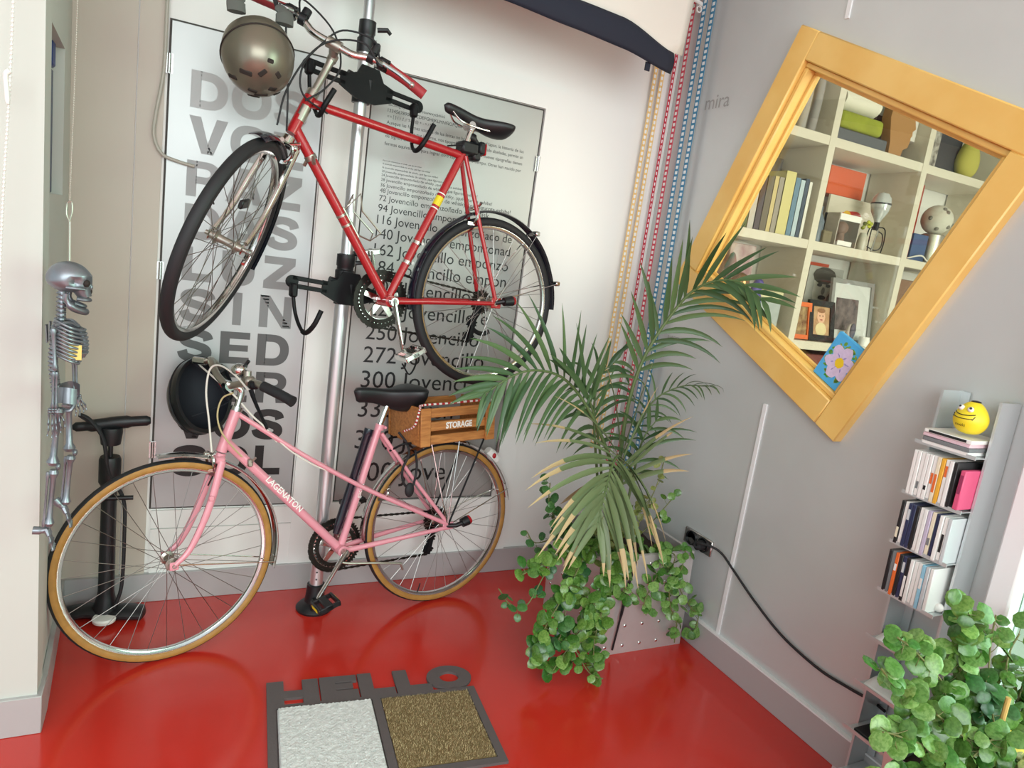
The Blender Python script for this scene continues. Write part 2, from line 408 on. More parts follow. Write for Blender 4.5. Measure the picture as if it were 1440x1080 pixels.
# ------------------------------------------------------------------ poster doors
FRONT = lambda x, z, y=-0.0085: axes((x, y, z), (1, 0, 0), (0, 0, 1), (0, -1, 0))
def hinge(parent, x, z, y=-0.012):
    mb = MB(); mb.cyl((x, y, z-0.03), (x, y, z+0.03), 0.006, 10); mb.box((x, y+0.004, z), (0.022, 0.003, 0.062))
    return mb.build('hinge', 'steel', parent)
d1 = sbox('door_1', 'satin_panel', (-2.032, -0.008, 0.374), (-1.536, 0.0, 2.066), bev=0.001)
sbox('trim_13', 'seam_dark', (-2.038, -0.003, 0.368), (-1.531, 0.0, 2.072))
for z in (1.931, 1.251, 0.60): hinge(d1, -2.035, z)
def glyph(c, w_, h):
    """heavy poster capital, w_ wide and h high, flat in XY"""
    mb = MB(); s = .27*h; t = .235*h
    R4 = lambda x0, y0, x1, y1: mb.poly([(x0, y0, 0), (x1, y0, 0), (x1, y1, 0), (x0, y1, 0)])
    def band(o_, i_, closed=True):
        n = len(o_)
        for k in range(n if closed else n-1):
            j = (k+1) % n; mb.poly([(*o_[k], 0), (*o_[j], 0), (*i_[j], 0), (*i_[k], 0)])
    def ell(cx, cy, a, b, a0, a1, n=24, p=.88): return [(cx+a*math.copysign(abs(math.cos(q))**p, math.cos(q)), cy+b*math.copysign(abs(math.sin(q))**p, math.sin(q))) for q in [R(a0+(a1-a0)*k/n) for k in range(n+1)]]
    if c == 'I': R4(0, 0, w_, h)
    elif c == 'L': R4(0, 0, s, h); R4(s, 0, w_, t)
    elif c == 'E':
        R4(0, 0, s, h); R4(s, 0, w_, t*.92); R4(s, h-t*.92, w_, h); R4(s, h/2-t*.42, w_*.95, h/2+t*.42)
    elif c == 'N':
        R4(0, 0, s*.95, h); R4(w_-s*.95, 0, w_, h); mb.poly([(0, h, 0), (s*1.05, h, 0), (w_, 0, 0), (w_-s*1.05, 0, 0)])
    elif c == 'Z':
        R4(0, 0, w_, t); R4(0, h-t, w_, h); mb.poly([(0, t, 0), (w_*.40, t, 0), (w_, h-t, 0), (w_*.60, h-t, 0)])
    elif c == 'V':
        mb.poly([(0, h, 0), (s*1.12, h, 0), (w_*.5, h*.30, 0), (w_*.5+s*.58, 0, 0), (w_*.5-s*.58, 0, 0)]); mb.poly([(w_, h, 0), (w_-s*1.12, h, 0), (w_*.5, h*.30, 0), (w_*.5, 0, 0), (w_*.5+s*.58, 0, 0)])
    elif c == 'A':
        mb.poly([(0, 0, 0), (s*1.02, 0, 0), (w_*.5, h*.74, 0), (w_*.5, h, 0), (w_*.5-s*.58, h, 0)]); mb.poly([(w_, 0, 0), (w_-s*1.02, 0, 0), (w_*.5, h*.74, 0), (w_*.5, h, 0), (w_*.5+s*.58, h, 0)]); R4(w_*.24, h*.15, w_*.76, h*.15+t*.85)
    elif c == 'O': band(ell(w_/2, h/2, w_/2, h/2*1.03, 0, 360, 40), ell(w_/2, h/2, w_/2-s, h/2-t*.93, 0, 360, 40))
    elif c == 'D':
        R4(0, 0, s, h); m = w_*.46
        band([(s*.9, 0)]+ell(m, h/2, w_-m, h/2, -90, 90, 24)+[(s*.9, h)], [(s*.9, t)]+ell(m, h/2, w_-m-s, h/2-t, -90, 90, 24)+[(s*.9, h-t)], False)
    elif c in 'PR':
        R4(0, 0, s, h); m = w_*.55; cy, b = h*.685, h*.315
        band([(s*.9, cy-b)]+ell(m, cy, w_-m, b, -90, 90, 20)+[(s*.9, h)], [(s*.9, cy-b+t*.86)]+ell(m, cy, w_-m-s*.95, b-t*.86, -90, 90, 20)+[(s*.9, h-t*.86)], False)
        if c == 'R': mb.poly([(w_*.48, h*.44, 0), (w_*.70, h*.44, 0), (w_*.93, h*.30, 0), (w_, 0, 0), (w_-s*1.05, 0, 0), (w_*.66, h*.27, 0)])
    elif c == 'U':
        m = h*.40
        band([(0, h)]+ell(w_/2, m, w_/2, m*1.03, 180, 360, 24)+[(w_, h)], [(s, h)]+ell(w_/2, m, w_/2-s, m-t*.9, 180, 360, 24)+[(w_-s, h)], False)
    elif c == 'S':
        k = .115*h
        pts = spl([(w_-s*.42, h*.68, 0), (w_*.80, h*.825, 0), (w_*.50, h*.895, 0), (w_*.20, h*.82, 0), (w_*.155, h*.69, 0), (w_*.27, h*.575, 0), (w_*.52, h*.51, 0), (w_*.76, h*.43, 0), (w_*.845, h*.30, 0), (w_*.77, h*.165, 0), (w_*.50, h*.10, 0), (w_*.20, h*.175, 0), (s*.40, h*.335, 0)], 5)
        o_, i_ = [], []
        for q in range(len(pts)):
            d = (pts[min(q+1, len(pts)-1)]-pts[max(q-1, 0)]).normalized(); nn = V((-d.y, d.x, 0)); kk = k*(1+.22*abs(nn.x))
            o_.append(tuple((pts[q]+nn*kk)[:2])); i_.append(tuple((pts[q]-nn*kk)[:2]))
        band(o_, i_, False)
    return mb
rows = ['DOS', 'VOZ', 'PAZ', 'DAS', 'LUZ', 'SIN', 'SED', 'SER', 'VOS', 'SOL']
tone = [170, 152, 150, 146, 140, 126, 84, 76, 30, 22]  # graded ink per row, with glare painted into the paler upper rows
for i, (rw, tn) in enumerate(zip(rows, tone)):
    ink = mm('print_glare_tone_%d' % i, (tn, tn, tn), 0.38)
    zb = 1.929 - 0.1458*i - 0.120; x0, x1 = -1.968, -1.586
    wid = [{'D': .116, 'O': .13, 'S': .112, 'V': .122, 'Z': .110, 'P': .106, 'A': .124, 'L': .096, 'U': .112, 'I': .030, 'N': .116, 'E': .102, 'R': .112}[c] for c in rw]
    gap = (x1-x0-sum(wid))/2; x = x0; row = None
    for c, wc in zip(rw, wid):
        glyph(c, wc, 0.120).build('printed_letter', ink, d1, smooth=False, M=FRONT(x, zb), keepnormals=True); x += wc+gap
d2 = sbox('door_2', 'grey_print', (-1.360, -0.008, 0.380), (-0.647, 0.0, 2.074), bev=0.001)
sbox('trim_14', 'seam_dark', (-1.366, -0.004, 0.374), (-0.641, 0.0, 2.081))
hinge(d2, -0.643, 1.86, -0.018); hinge(d2, -0.643, 0.62, -0.018)
J = ' Jovencillo emponzoñado de whisky, ¡qué figurota exhibe!'
lines = [('abcdefghijklmnñopqrstuvwxyzáéíóú', 1.962, .011), ('1234567890 ABCDEFGHIJKLMNÑOPQRSTUVWXYZ', 1.940, .012), ('      «·» [ ] ( ) ¡! ¿? % & @ + - = / fi fl', 1.920, .010),
 ('Aunque las formas usuales de las letras no han cambiado al lapso, la historia de los', 1.897, .0125), ('de caracteres más que la forma, más tipografías que usamos han sido diseñadas, permite un', 1.874, .0125),
 ('de signos en las lenguas que sucedió por países, muchas nuevas tipografías tienen', 1.848, .0125), ('formas equivalentes para lograr otro espacio y otro tiempo. Otras han nacido por', 1.820, .0125),
 ('8'+J, 1.757, .0045), ('12'+J, 1.745, .0055), ('16'+J, 1.731, .0065), ('20'+J, 1.717, .008), ('24'+J, 1.703, .0095), ('28'+J, 1.686, .0115), ('36'+J, 1.666, .0135),
 ('48'+J, 1.6455, .016), ('72 Jovencillo emponzoñado de whisk', 1.617, .0215), ('94 Jovencillo emponzoñado de', 1.5805, .0275), ('116 Jovencillo emponzoñado de', 1.5365, .0335), ('140 Jovencillo emponzonad', 1.4835, .039),
 ('162 Jovencillo emponzo', 1.4215, .044), ('184 Jovencillo empon', 1.3545, .049), ('206 Jovencillo em', 1.278, .053), ('228 Jovencillo e', 1.189, .057), ('250 Jovencillo', 1.094, .061), ('272 Jovencillo', 1.002, .0655),
 ('300 Jovenci', 0.900, .070), ('330 Joven', 0.778, .074), ('370 Joven', 0.645, .079), ('400 Jove', 0.503, .083)]
for body, zc, h in lines:
    me = text_mesh(body, h, bold=0.0)
    xm = max(v.co.x for v in me.vertices)
    lim = 0.585
    if xm > lim:
        k = max(lim/xm, 0.72)
        for v in me.vertices: v.co.x *= k
    me.materials.append(mt['ink'])
    link('printed_line', me, d2, FRONT(-1.297, zc-h/2))
# faint words on the right wall
RIGHT = lambda y, z: axes((-0.001, y, z), (0, -1, 0), (0, 0, 1), (-1, 0, 0))
wt = mm('wall_lettering', (158, 158, 156), 0.5)
for s_, y_, z_, h_ in (('mira', -0.235, 2.185, 0.058), ('autora t', -0.262, 1.205, 0.022)):
    me = text_mesh(s_, h_); me.materials.append(wt); o = link('trim_15', me, None, RIGHT(y_, z_)); struct(o)
# ------------------------------------------------------------------ bicycles (bike axes: x forward, y to its left side, z up)
def bike_matrix(o, az, el):
    az, el = R(az), R(el)
    n = V((math.cos(el)*math.cos(az), math.cos(el)*math.sin(az), math.sin(el)))
    u = n.cross(V((0, 0, 1))).normalized(); u = -u if u.x > 0 else u
    v = u.cross(n); v = v if v.z > 0 else -v
    return axes(o, u, n, v)
def P(u, w, v): return V((u, w, v))
WHEEL = lambda c: axes(c, (1, 0, 0), (0, 0, 1), (0, -1, 0))
def steer_matrix(A, up, deg): return Matrix.Translation(A) @ Matrix.Rotation(R(deg), 4, V(up).normalized()) @ Matrix.Translation(-V(A))
def gear_poly(r, teeth, d=0.004):
    out = []
    for i in range(teeth):
        a = 2*PI*i/teeth
        for k, q in ((0, -d/2), (0.25, d), (0.5, d), (0.75, -d/2)):
            out.append(((r+q)*math.cos(a+2*PI/teeth*k), (r+q)*math.sin(a+2*PI/teeth*k)))
    return out
def circ(r, n, ph=0): return [(r*math.cos(2*PI*i/n+ph), r*math.sin(2*PI*i/n+ph)) for i in range(n)]
def wheel(root, name, M, Ro, tw, wall_mat, hubw, hub_r=0.018, flange=0.03, valve=-1.1, ns=32):
    Rr = Ro - tw*0.80
    mb = MB(); mb.revolve([(Rr, -.011), (Rr-.004, -.011), (Rr-.014, -.007), (Rr-.016, 0), (Rr-.014, .007), (Rr-.004, .011), (Rr, .011), (Rr-.004, 0)], 72, closed=True)
    rim = mb.build(name, 'dull_alloy' if name == 'x' else 'chrome', root, M=M)
    mb = MB(); rc = Ro-tw/2
    ring = lambda a0, a1, n: [(rc+tw/2*math.cos(a0+(a1-a0)*i/n), tw/2*math.sin(a0+(a1-a0)*i/n)) for i in range(n+1)]
    mb.mi = 0; mb.revolve(ring(-1.0, 1.0, 8), 72); mb.mi = 1; mb.revolve(ring(1.0, 2.75, 6), 72); mb.revolve(ring(-2.75, -1.0, 6), 72)
    mb.build('tyre', ['black_rubber', wall_mat], rim, keepnormals=False)
    mb = MB(); hw = hubw/2
    mb.revolve([(.004, -hw-.012), (.007, -hw-.012), (.007, -hw), (.012, -hw), (.013, -flange-.004), (flange*.72, -flange-.003), (flange*.72, -flange+.002), (.013, -flange+.006), (.0115, 0), (.013, flange-.006), (flange*.72, flange-.002), (flange*.72, flange+.003), (.013, flange+.004), (.012, hw), (.007, hw), (.007, hw+.012), (.004, hw+.012)], 20)
    mb.build('hub', 'dull_alloy', rim)
    base = []
    for side in (-1, 1):
        for lead in (-1, 1):
            mb = MB(); f = flange*.66; da = 0.95*lead
            mb.tube([(f*math.cos(-da), f*math.sin(-da), side*flange), (Rr-.014, 0, side*.002)], .0011, 5)
            base.append(mb.build('spoke', 'spoke_steel', rim, smooth=True))
    for i in range(ns):
        b = base[i % 4]; o = b if i < 4 else b.copy()
        if i >= 4: COL.objects.link(o); o.parent = rim
        o.matrix_local = Matrix.Rotation(2*PI*i/ns, 4, 'Z')
    mb = MB(); a = valve; d = V((math.cos(a), math.sin(a), 0)); mb.tube([d*(Rr-.015), d*(Rr-.05)], [.003, .0025], 6); mb.build('valve', 'black_plastic', rim)
    return rim
def fender(root, M, Rf, a0, a1, wd_, mat, name='mudguard', edge=None):
    n = 6; pr = []
    for i in range(n+1):
        t = -1+2*i/n; pr.append((Rf+.009*(1-t*t), t*wd_/2))
    pr += [(p[0]-.0018, p[1]) for p in reversed(pr)]
    mb = MB(); mb.revolve(pr, 40, closed=True, a0=R(a0), a1=R(a1), cap=True)
    return mb.build(name, mat, root, M=M)
def saddle(root, nose, tail, width, mat, name='saddle', th=0.045):
    nose, tail = V(nose), V(tail); L = (nose-tail); ln = L.length; f = L.normalized(); up = V((-f.z, 0, f.x)) if f.x > 0 else V((f.z, 0, -f.x)); sd = V((0, 1, 0))
    def fn(i, j):
        s = i; a = 2*PI*j                                   # s runs from tail to nose
        wide = math.exp(-((s-.10)/.30)**2); nose_w = .017*(width/.15)**.5
        hw = nose_w+(width/2-nose_w)*wide
        k = 1.0
        if s < .10: k = math.sqrt(max(0.0, 1-((.10-s)/.10)**2))*.96+.04
        if s > .92: k = math.sqrt(max(0.0, 1-((s-.92)/.08)**2))*.96+.04
        up_t = .014*k; dn_t = (th*.42+th*.42*math.exp(-((s-.22)/.30)**2))*k
        y, z = math.cos(a), math.sin(a)
        yy = math.copysign(abs(y)**.8, y)*hw*k*(1 if z > -.2 else 1-.35*(-z-.2))
        zz = z*up_t if z > 0 else z*dn_t
        dip = -.010*math.exp(-((s-.50)/.22)**2)
        return tail+f*(s*ln)+sd*yy+up*(zz+dip-.010)
    mb = MB(); mb.grid(fn, 26, 20, cv=True)
    return mb.build(name, mat, root, angle=60)
def crank_arm(a, b, wd0, mat, root, name='crank_arm'):
    mb = MB(); a, b = V(a), V(b)
    mb.tube([a-(b-a)*.06, a, a+(b-a)*.5, b, b+(b-a)*.07], [.012, .015, .011, .011, .008], 10, rx=.6, up=(0, 1, 0))
    return mb.build(name, mat, root)
def pedal(root, c, mat, tilt=0.0, lens=None):
    c = V(c); Mx = Matrix.Translation(c) @ Matrix.Rotation(tilt, 4, 'Y')
    mb = MB(); mb.box((0, 0, 0), (.03, .085, .024), Mx, bev=.004); mb.box((.037, 0, 0), (.010, .085, .022), Mx, bev=.003); mb.box((-.037, 0, 0), (.010, .085, .022), Mx, bev=.003)
    for y in (-.038, .038): mb.box((0, y, 0), (.08, .009, .018), Mx, bev=.002)
    o = mb.build('pedal', mat, root)
    if lens:
        mb = MB(); mb.box((.0425, 0, 0), (.002, .045, .013), Mx); mb.box((-.0425, 0, 0), (.002, .045, .013), Mx); mb.build('reflector', lens, o, smooth=False)
    return o
def chainset(root, c, r, teeth, mat, wpos, inner=None):
    M = WHEEL((c[0], wpos, c[2]))
    mb = MB(); mb.ringplate(gear_poly(r, teeth), circ(r-.018, teeth*4), .003, M)
    if inner: mb.ringplate(gear_poly(inner, 38), circ(inner-.014, 38*4), .003, M, z0=-.007)
    ring = mb.build('chainring', 'oily_chain', root)
    mb = MB()
    mb.ringplate(circ(r-.016, 60), circ(r-.034, 60), .003, M, z0=-.002)
    for i in range(5):
        a = 2*PI*i/5+.3; d = (math.cos(a), math.sin(a)); e = (-d[1], d[0])
        mb.extrude([(d[0]*.01+e[0]*.011, d[1]*.01+e[1]*.011), (d[0]*.01-e[0]*.011, d[1]*.01-e[1]*.011), (d[0]*(r-.025)-e[0]*.008, d[1]*(r-.025)-e[1]*.008), (d[0]*(r-.025)+e[0]*.008, d[1]*(r-.025)+e[1]*.008)], .005, M, z0=-.004)
    mb.revolve([(.0, -.01), (.02, -.01), (.02, .008), (0, .008)], 20, M)
    mb.build('spider', mat, ring)
    return ring
def chain_run(root, path, name='chain'):
    pts = [V(p) for p in path]; segs = []; mb = MB(); d = 0.0127; pos = []
    acc = 0
    for a, b in zip(pts, pts[1:]):
        L = (b-a).length; t = -acc
        while t+d <= L+1e-6:
            t += d
            if t >= 0: pos.append((a+(b-a)*min(1, t/L), (b-a).normalized()))
        acc = L-t
    for i, (p, t) in enumerate(pos):
        wv = .0065 if i % 2 else .0045
        s = V((0, 1, 0)); u = t.cross(s).normalized(); s = u.cross(t)
        mb.box((0, 0, 0), (.0125, wv, .0085 if i % 2 else .006), axes(p, t, s, u))
    return mb.build(name, 'oily_chain', root, smooth=False)
def sprockets(root, c, radii, w0, step):
    mb = MB()
    for i, r in enumerate(radii):
        M = WHEEL((c[0], w0+step*i, c[2])); mb.ringplate(gear_poly(r, max(12, int(r*500))), circ(.012, max(12, int(r*500))*4), .002, M)
    return mb.build('sprockets', 'oily_chain', root, smooth=False)
def loop_path(c1, r1, c2, r2, w1, w2, a_from, a_to, n=14):
    return [P(c1[0]+r1*math.cos(R(a_from+(a_to-a_from)*i/n)), w1, c1[1]+r1*math.sin(R(a_from+(a_to-a_from)*i/n))) for i in range(n+1)]
def derailleur(root, top, bot, mat='black_metal'):
    top, bot = V(top), V(bot); mb = MB()
    for c in (top, bot):
        M = WHEEL(c); mb.ringplate(gear_poly(.022, 11, .004), circ(.008, 44), .006, M)
    d = (bot-top).normalized(); s = V((d.z, 0, -d.x))
    mb.tube([top-d*.02, bot+d*.018], .011, 8, rx=.16, up=s); mb.tube([top-d*.02+V((0, .012, 0)), bot+d*.018+V((0, .012, 0))], .010, 8, rx=.16, up=s)
    mb.tube([top-d*.01, top+V((-.015, .01, .05)), top+V((-.02, .018, .075))], [.013, .016, .010], 8)
    return mb.build('rear_derailleur', mat, root)
def brake(root, c, fwd, mat='chrome', span=.03, drop=.05, name='brake_caliper', M=None):
    mb = MB(); c = V(c); f = V(fwd)
    for s in (-1, 1):
        mb.tube(spl([c+f*.012, c+V((0, s*span, -.002))+f*.014, c+V((0, s*(span+.006), -drop*.6))+f*.010, c+V((0, s*span*.8, -drop))+f*.005], 5), .0055, 7)
        mb.box(c+V((0, s*span*.68, -drop)), (.045, .009, .011))
    mb.cyl(c-f*.005, c+f*.03, .007, 10); mb.tube([c+V((0, .02, 0))+f*.014, c+V((0, .05, .018))+f*.012], .005, 7)
    return mb.build(name, mat, root, M=M)

# ---- the pink ladies' bicycle leaning by the wall
pinkM = bike_matrix((-0.948, -0.213, 0), -79, 5)
pk = thing('bicycle', 'pink step-through bicycle with tan wall tyres standing on the red floor', 'bicycle', pinkM)
BB = P(.437, 0, .29); RA = P(0, 0, .34); A = V((.879, 0, .704)); UP = V((-.043, 0, .137)).normalized(); SM = steer_matrix(A, UP, 4.5); FA = P(1.03, 0, .34)
sp = lambda *p: SM @ V(p)
mb = MB()
mb.tube([A-UP*.008, V((.836, 0, .841))+UP*.002], .0175, 14)
mb.tube([P(.866, 0, .728), BB], .0162, 14); mb.tube([BB, P(.305, 0, .762)], .0145, 14)
mb.cyl(BB+V((0, -.036, 0)), BB+V((0, .036, 0)), .021, 16)
for s in (-1, 1):
    mb.tube(spl([(.830, s*.006, .822), (.60, s*.017, .668), (.372, s*.0235, .533), (.18, s*.042, .437), (-.008, s*.062, .347)], 5), .0088, 10)
    mb.tube([(.300, s*.016, .735), (.17, s*.036, .563), (-.004, s*.060, .352)], .0078, 10)
    mb.tube([BB+V((-.015, s*.02, -.002)), (.30, s*.036, .303), (-.008, s*.062, .336)], [.011, .0105, .0075], 10)
    mb.box((-.004, s*.064, .343), (.05, .005, .032), bev=.002)
frame = mb.build('frame', 'pink_paint', pk)
mb = MB()
mb.tube([A-UP*.012, A-UP*.03], .019, 14); mb.box(A-UP*.032+V((.003, 0, 0)), (.03, .075, .024), bev=.006)
for s in (-1, 1):
    mb.tube(spl([(.888, s*.033, .672), (.915, s*.041, .56), (.945, s*.046, .47), (.985, s*.049, .385), (1.028, s*.052, .343)], 5), [.0125]*6+[.012]*4+[.011]*4+[.010]*3+[.009]*2+[.008, .008], 10, rx=.85)
    mb.box((1.03, s*.052, .34), (.028, .005, .028), bev=.002)
mb.box((.922, 0.049, .553), (.018, .012, .018), bev=.003)
mb.build('fork', 'pink_paint', pk, M=SM)
fwM = SM @ WHEEL(FA); rwM = WHEEL(RA)
wheel(pk, 'front_wheel', fwM, .342, .032, 'tan_wall', .092, valve=2.0)
wheel(pk, 'rear_wheel', rwM, .340, .032, 'tan_wall', .10, valve=-1.3)
fender(pk, fwM, .356, 82, 194, .050, 'chrome', 'front_mudguard'); fender(pk, rwM, .348, -4, 169, .046, 'chrome', 'rear_mudguard')
def rod(root, name, a, b, r, m):
    mb = MB(); mb.tube([a, b], r, 6); return mb.build(name, m, root)
for s in (-1, 1):
    rod(pk, 'mudguard_stay', SM @ P(1.03, s*.055, .345), SM @ P(1.03+.35*math.cos(R(190)), s*.024, .34+.35*math.sin(R(190))), .0022, 'chrome')
    rod(pk, 'mudguard_stay', P(0, s*.066, .345), P(.35*math.cos(R(160)), s*.024, .34+.35*math.sin(R(160))), .0022, 'chrome')
    rod(pk, 'rack_stay', P(0, s*.066, .345), P(.10, s*.060, .69), .003, 'chrome'); rod(pk, 'rack_stay', P(0, s*.066, .345), P(-.03, s*.060, .70), .003, 'chrome')
mb = MB(); mb.tube([P(.305, 0, .762), P(.272, 0, .856)], .0128, 12); mb.tube([P(.272, 0, .85), P(.255, 0, .868)], .016, 10)
mb.build('seat_post', 'chrome', pk)
mb = MB(); mb.tube([P(.305, 0, .748), P(.300, 0, .768)], .018, 14); mb.cyl(P(.285, -.016, .757), P(.285, .016, .757), .006, 8); mb.build('seat_clamp', 'pink_paint', pk)
saddle(pk, (.418, 0, .908), (.130, 0, .918), .20, 'black_plastic', th=.105)
mb = MB()
mb.tube(spl([A+UP*.14, P(.824, 0, .893), P(.834, 0, .912), P(.868, 0, .922)], 4), .0118, 12); mb.cyl(P(.869, -.02, .922), P(.869, .02, .922), .0165, 14)
mb.tube([A+UP*.137, A+UP*.152], .02, 12)
mb.build('stem', 'chrome', pk, M=SM)
mb = MB(); bar = [(.775, -.29, .92), (.82, -.22, .945), (.875, -.155, .985), (.892, -.10, .985), (.886, -.05, .945), (.869, 0, .922), (.862, .05, .932), (.850, .10, .946), (.842, .16, .955), (.831, .205, .952), (.78, .30, .922)]
mb.tube(spl(bar, 6), .0118, 12); hb = mb.build('handlebar', 'dull_alloy', pk, M=SM)
for s, pts in ((1, [(.832, .203, .9525), (.80, .262, .935), (.777, .305, .92)]), (-1, [(.83, -.20, .95), (.80, -.255, .935), (.772, -.30, .919)])):
    mb = MB(); q = spl(pts, 4); mb.tube(q, [.0165]*(len(q)-1)+[.018], 14); mb.build('grip', 'black_rubber', hb)
mb = MB(); mb.tube(spl([(.855, .165, .935), (.848, .185, .90), (.836, .235, .845), (.83, .25, .825)], 4), [.010, .009, .009, .008, .007, .007, .006, .006, .006, .006, .006, .006, .005], 8, rx=.6); mb.box((.848, .165, .950), (.03, .03, .026), bev=.006)
mb.build('brake_lever', 'black_metal', pk, M=SM)
mb = MB(); mb.tube(spl([(.895, -.12, .985), (.93, -.16, .975), (.915, -.22, .968), (.86, -.28, .95)], 5), .006, 8, rx=.7); mb.cyl((.905, -.115, .985), (.93, -.155, .985), .013, 12); mb.build('brake_lever', 'chrome', pk, M=SM)
mb = MB(); mb.ball((.866, .085, .988), (.024, .024, .020)); bl = mb.build('bell', 'chrome', pk, M=SM)
mb = MB(); mb.tube([(.858, .088, .965), (.846, .09, 1.005), (.842, .10, 1.018)], [.008, .006, .006], 8); mb.build('bell_striker', 'black_plastic', bl)
mb = MB(); mb.box((.846, .118, .958), (.035, .05, .03), bev=.008); mb.cyl((.85, .118, .965), (.85, .118, .988), .012, 12); mb.build('shifter', 'dull_alloy', pk, M=SM)
for pts, r in (([(.925, -.16, .972), (.90, -.05, .94), (.845, .0, .885), (.79, .012, .82), (.744, .014, .776), (.70, .012, .722)], .0032), ([(.85, .165, .93), (.87, .10, .965), (.90, .03, .99), (.925, 0, .975), (.935, 0, .90), (.925, .01, .80), (.915, .015, .70)], .0032),
               ([(.866, .06, .905), (.893, .035, .883), (.905, .03, .83), (.893, .03, .775), (.86, .03, .725), (.82, .025, .68)], .0028)):
    mb = MB(); mb.tube(spl(pts, 6), r, 7); mb.build('brake_cable', 'cable_white' if r > .003 else 'cable_yellow', pk)
mb = MB(); mb.tube(spl([(.744, .008, .776), (.66, .022, .695), (.58, .022, .64), (.50, .02, .60)], 6), .0028, 6); mb.build('brake_cable', 'cable_white', pk)
brake(pk, (.905, 0, .690), (1, 0, .1), M=SM); brake(pk, (.278, 0, .505), (-.8, 0, .5), drop=.03)
mb = MB(); mb.box((.79, .018, .655), (.018, .014, .028), bev=.004); mb.tube([(.79, .02, .655), (.775, .03, .675)], .004, 6); mb.build('gear_lever', 'dull_alloy', pk)
crank_arm(BB+V((.0, .055, .004)), P(.538, .072, .150), 1, 'chrome', pk); crank_arm(BB+V((0, -.06, 0)), P(.336, -.075, .43), 1, 'chrome', pk)
pedal(pk, P(.536, .128, .143), 'black_plastic', .3, 'yellow'); pedal(pk, P(.336, -.13, .43), 'black_plastic', .3)
mb = MB(); mb.cyl(BB+V((0, -.075, 0)), BB+V((0, .062, 0)), .013, 14); mb.build('bottom_bracket_axle', 'dull_alloy', pk)
chainset(pk, BB, .104, 52, 'chrome', -.043, .082)
sprockets(pk, RA, [.030, .036, .042, .048, .055], -.050, .005)
derailleur(pk, (.012, -.040, .262), (.022, -.040, .212))
ch = [P(0, -.043, .34+.036)]+[P(BB.x+.104*math.cos(R(100-a)), -.043, BB.z+.104*math.sin(R(100-a))) for a in range(0, 205, 12)]+[P(.03, -.040, .190), P(.0, -.040, .21)]
chain_run(pk, ch)
mb = MB(); mb.tube(spl([(.445, .03, .265), (.43, .035, .245), (.30, .045, .227), (.205, .05, .212), (.196, .05, .205), (.186, .05, .182)], 5), .0048, 8); mb.build('kickstand', 'dull_alloy', pk)
mb = MB(); mb.tube([(0, .06, .343), (-.03, .085, .348), (-.055, .088, .356)], [.009, .009, .010], 10); mb.tube([(-.055, .088, .356), (-.082, .09, .366)], [.019, .021], 14); al = mb.build('axle_light', 'black_plastic', pk)
mb = MB(); mb.tube([(-.082, .09, .366), (-.092, .09, .370)], [.0205, .018], 14); mb.build('lens', 'red_lens', al)
a = R(131.6); d = V((math.cos(a), 0, math.sin(a))); c = RA+d*.366
mb = MB(); t = V((-d.z, 0, d.x)); mb.tube([c-t*.032, c, c+t*.036], [.017, .024, .019], 12, rx=1.1); tl = mb.build('tail_light', 'white_plastic', pk)
mb = MB(); mb.ball(c+V((.002, .023, 0)), (.010, .007, .012), nu=12, nv=8); mb.build('lens', 'red_lens', tl)
mb = MB()
for s in (-1, 1):
    mb.tube(spl([(.235, s*.045, .69), (.205, s*.06, .70), (0, s*.06, .702), (-.16, s*.06, .706), (-.19, s*.03, .706)], 4), .0045, 8)
    mb.tube([(-.002, s*.068, .35), (-.15, s*.062, .70)], .004, 8)
    mb.tube([(.235, s*.045, .69), (.262, s*.018, .665)], .0045, 8)
for x in (.16, .06, -.05, -.15): mb.tube([(x, -.06, .702), (x, .06, .702)], .004, 8)
mb.build('rear_rack', 'black_metal', pk)
mb = MB(); mb.tube(spl([(.235, .03, .74), (.21, .055, .70), (.20, .06, .655), (.222, .058, .60), (.215, .055, .55), (.19, .05, .52), (.165, .05, .53), (.155, .05, .60), (.17, .055, .67)], 6), .005, 8); mb.ball((.185, .058, .512), (.02, .012, .03)); mb.build('lock_cable', 'black_rubber', pk)
dn = (BB-P(.866, 0, .728)).normalized()
tm = axes(P(.748, .0168, .606)+V((-dn.z, 0, dn.x))*-.008, dn, (dn.z*-1, 0, dn.x), (0, 1, 0))
put_text('decal', 'LAGENATON', .021, 'white_ink', pk, axes(P(.735, .0175, .588), dn, V((0, 1, 0)).cross(dn), (0, 1, 0)), bold=.02)
sd = (BB-P(.305, 0, .762)).normalized()
put_text('decal', 'gacela', .016, 'white_ink', pk, axes(P(.375, .0160, .487)+sd*.0, -sd, V((0, 1, 0)).cross(-sd), (0, 1, 0)))

# pump clipped along the seat tube
st = (P(.305, 0, .762)-BB).normalized(); sn = V((st.z, 0, -st.x))
mb = MB(); o0 = BB+sn*.036
mb.tube([o0+st*.055, o0+st*.09, o0+st*.10, o0+st*.44, o0+st*.445, o0+st*.47], [.012, .016, .0165, .0165, .019, .019], 14)
bp = mb.build('bicycle_pump', 'navy_gloss', None)
for v in bp.data.vertices: v.co = pinkM @ v.co
tag(bp, 'slim black frame pump clipped in front of the seat tube of the pink bicycle', 'pump')

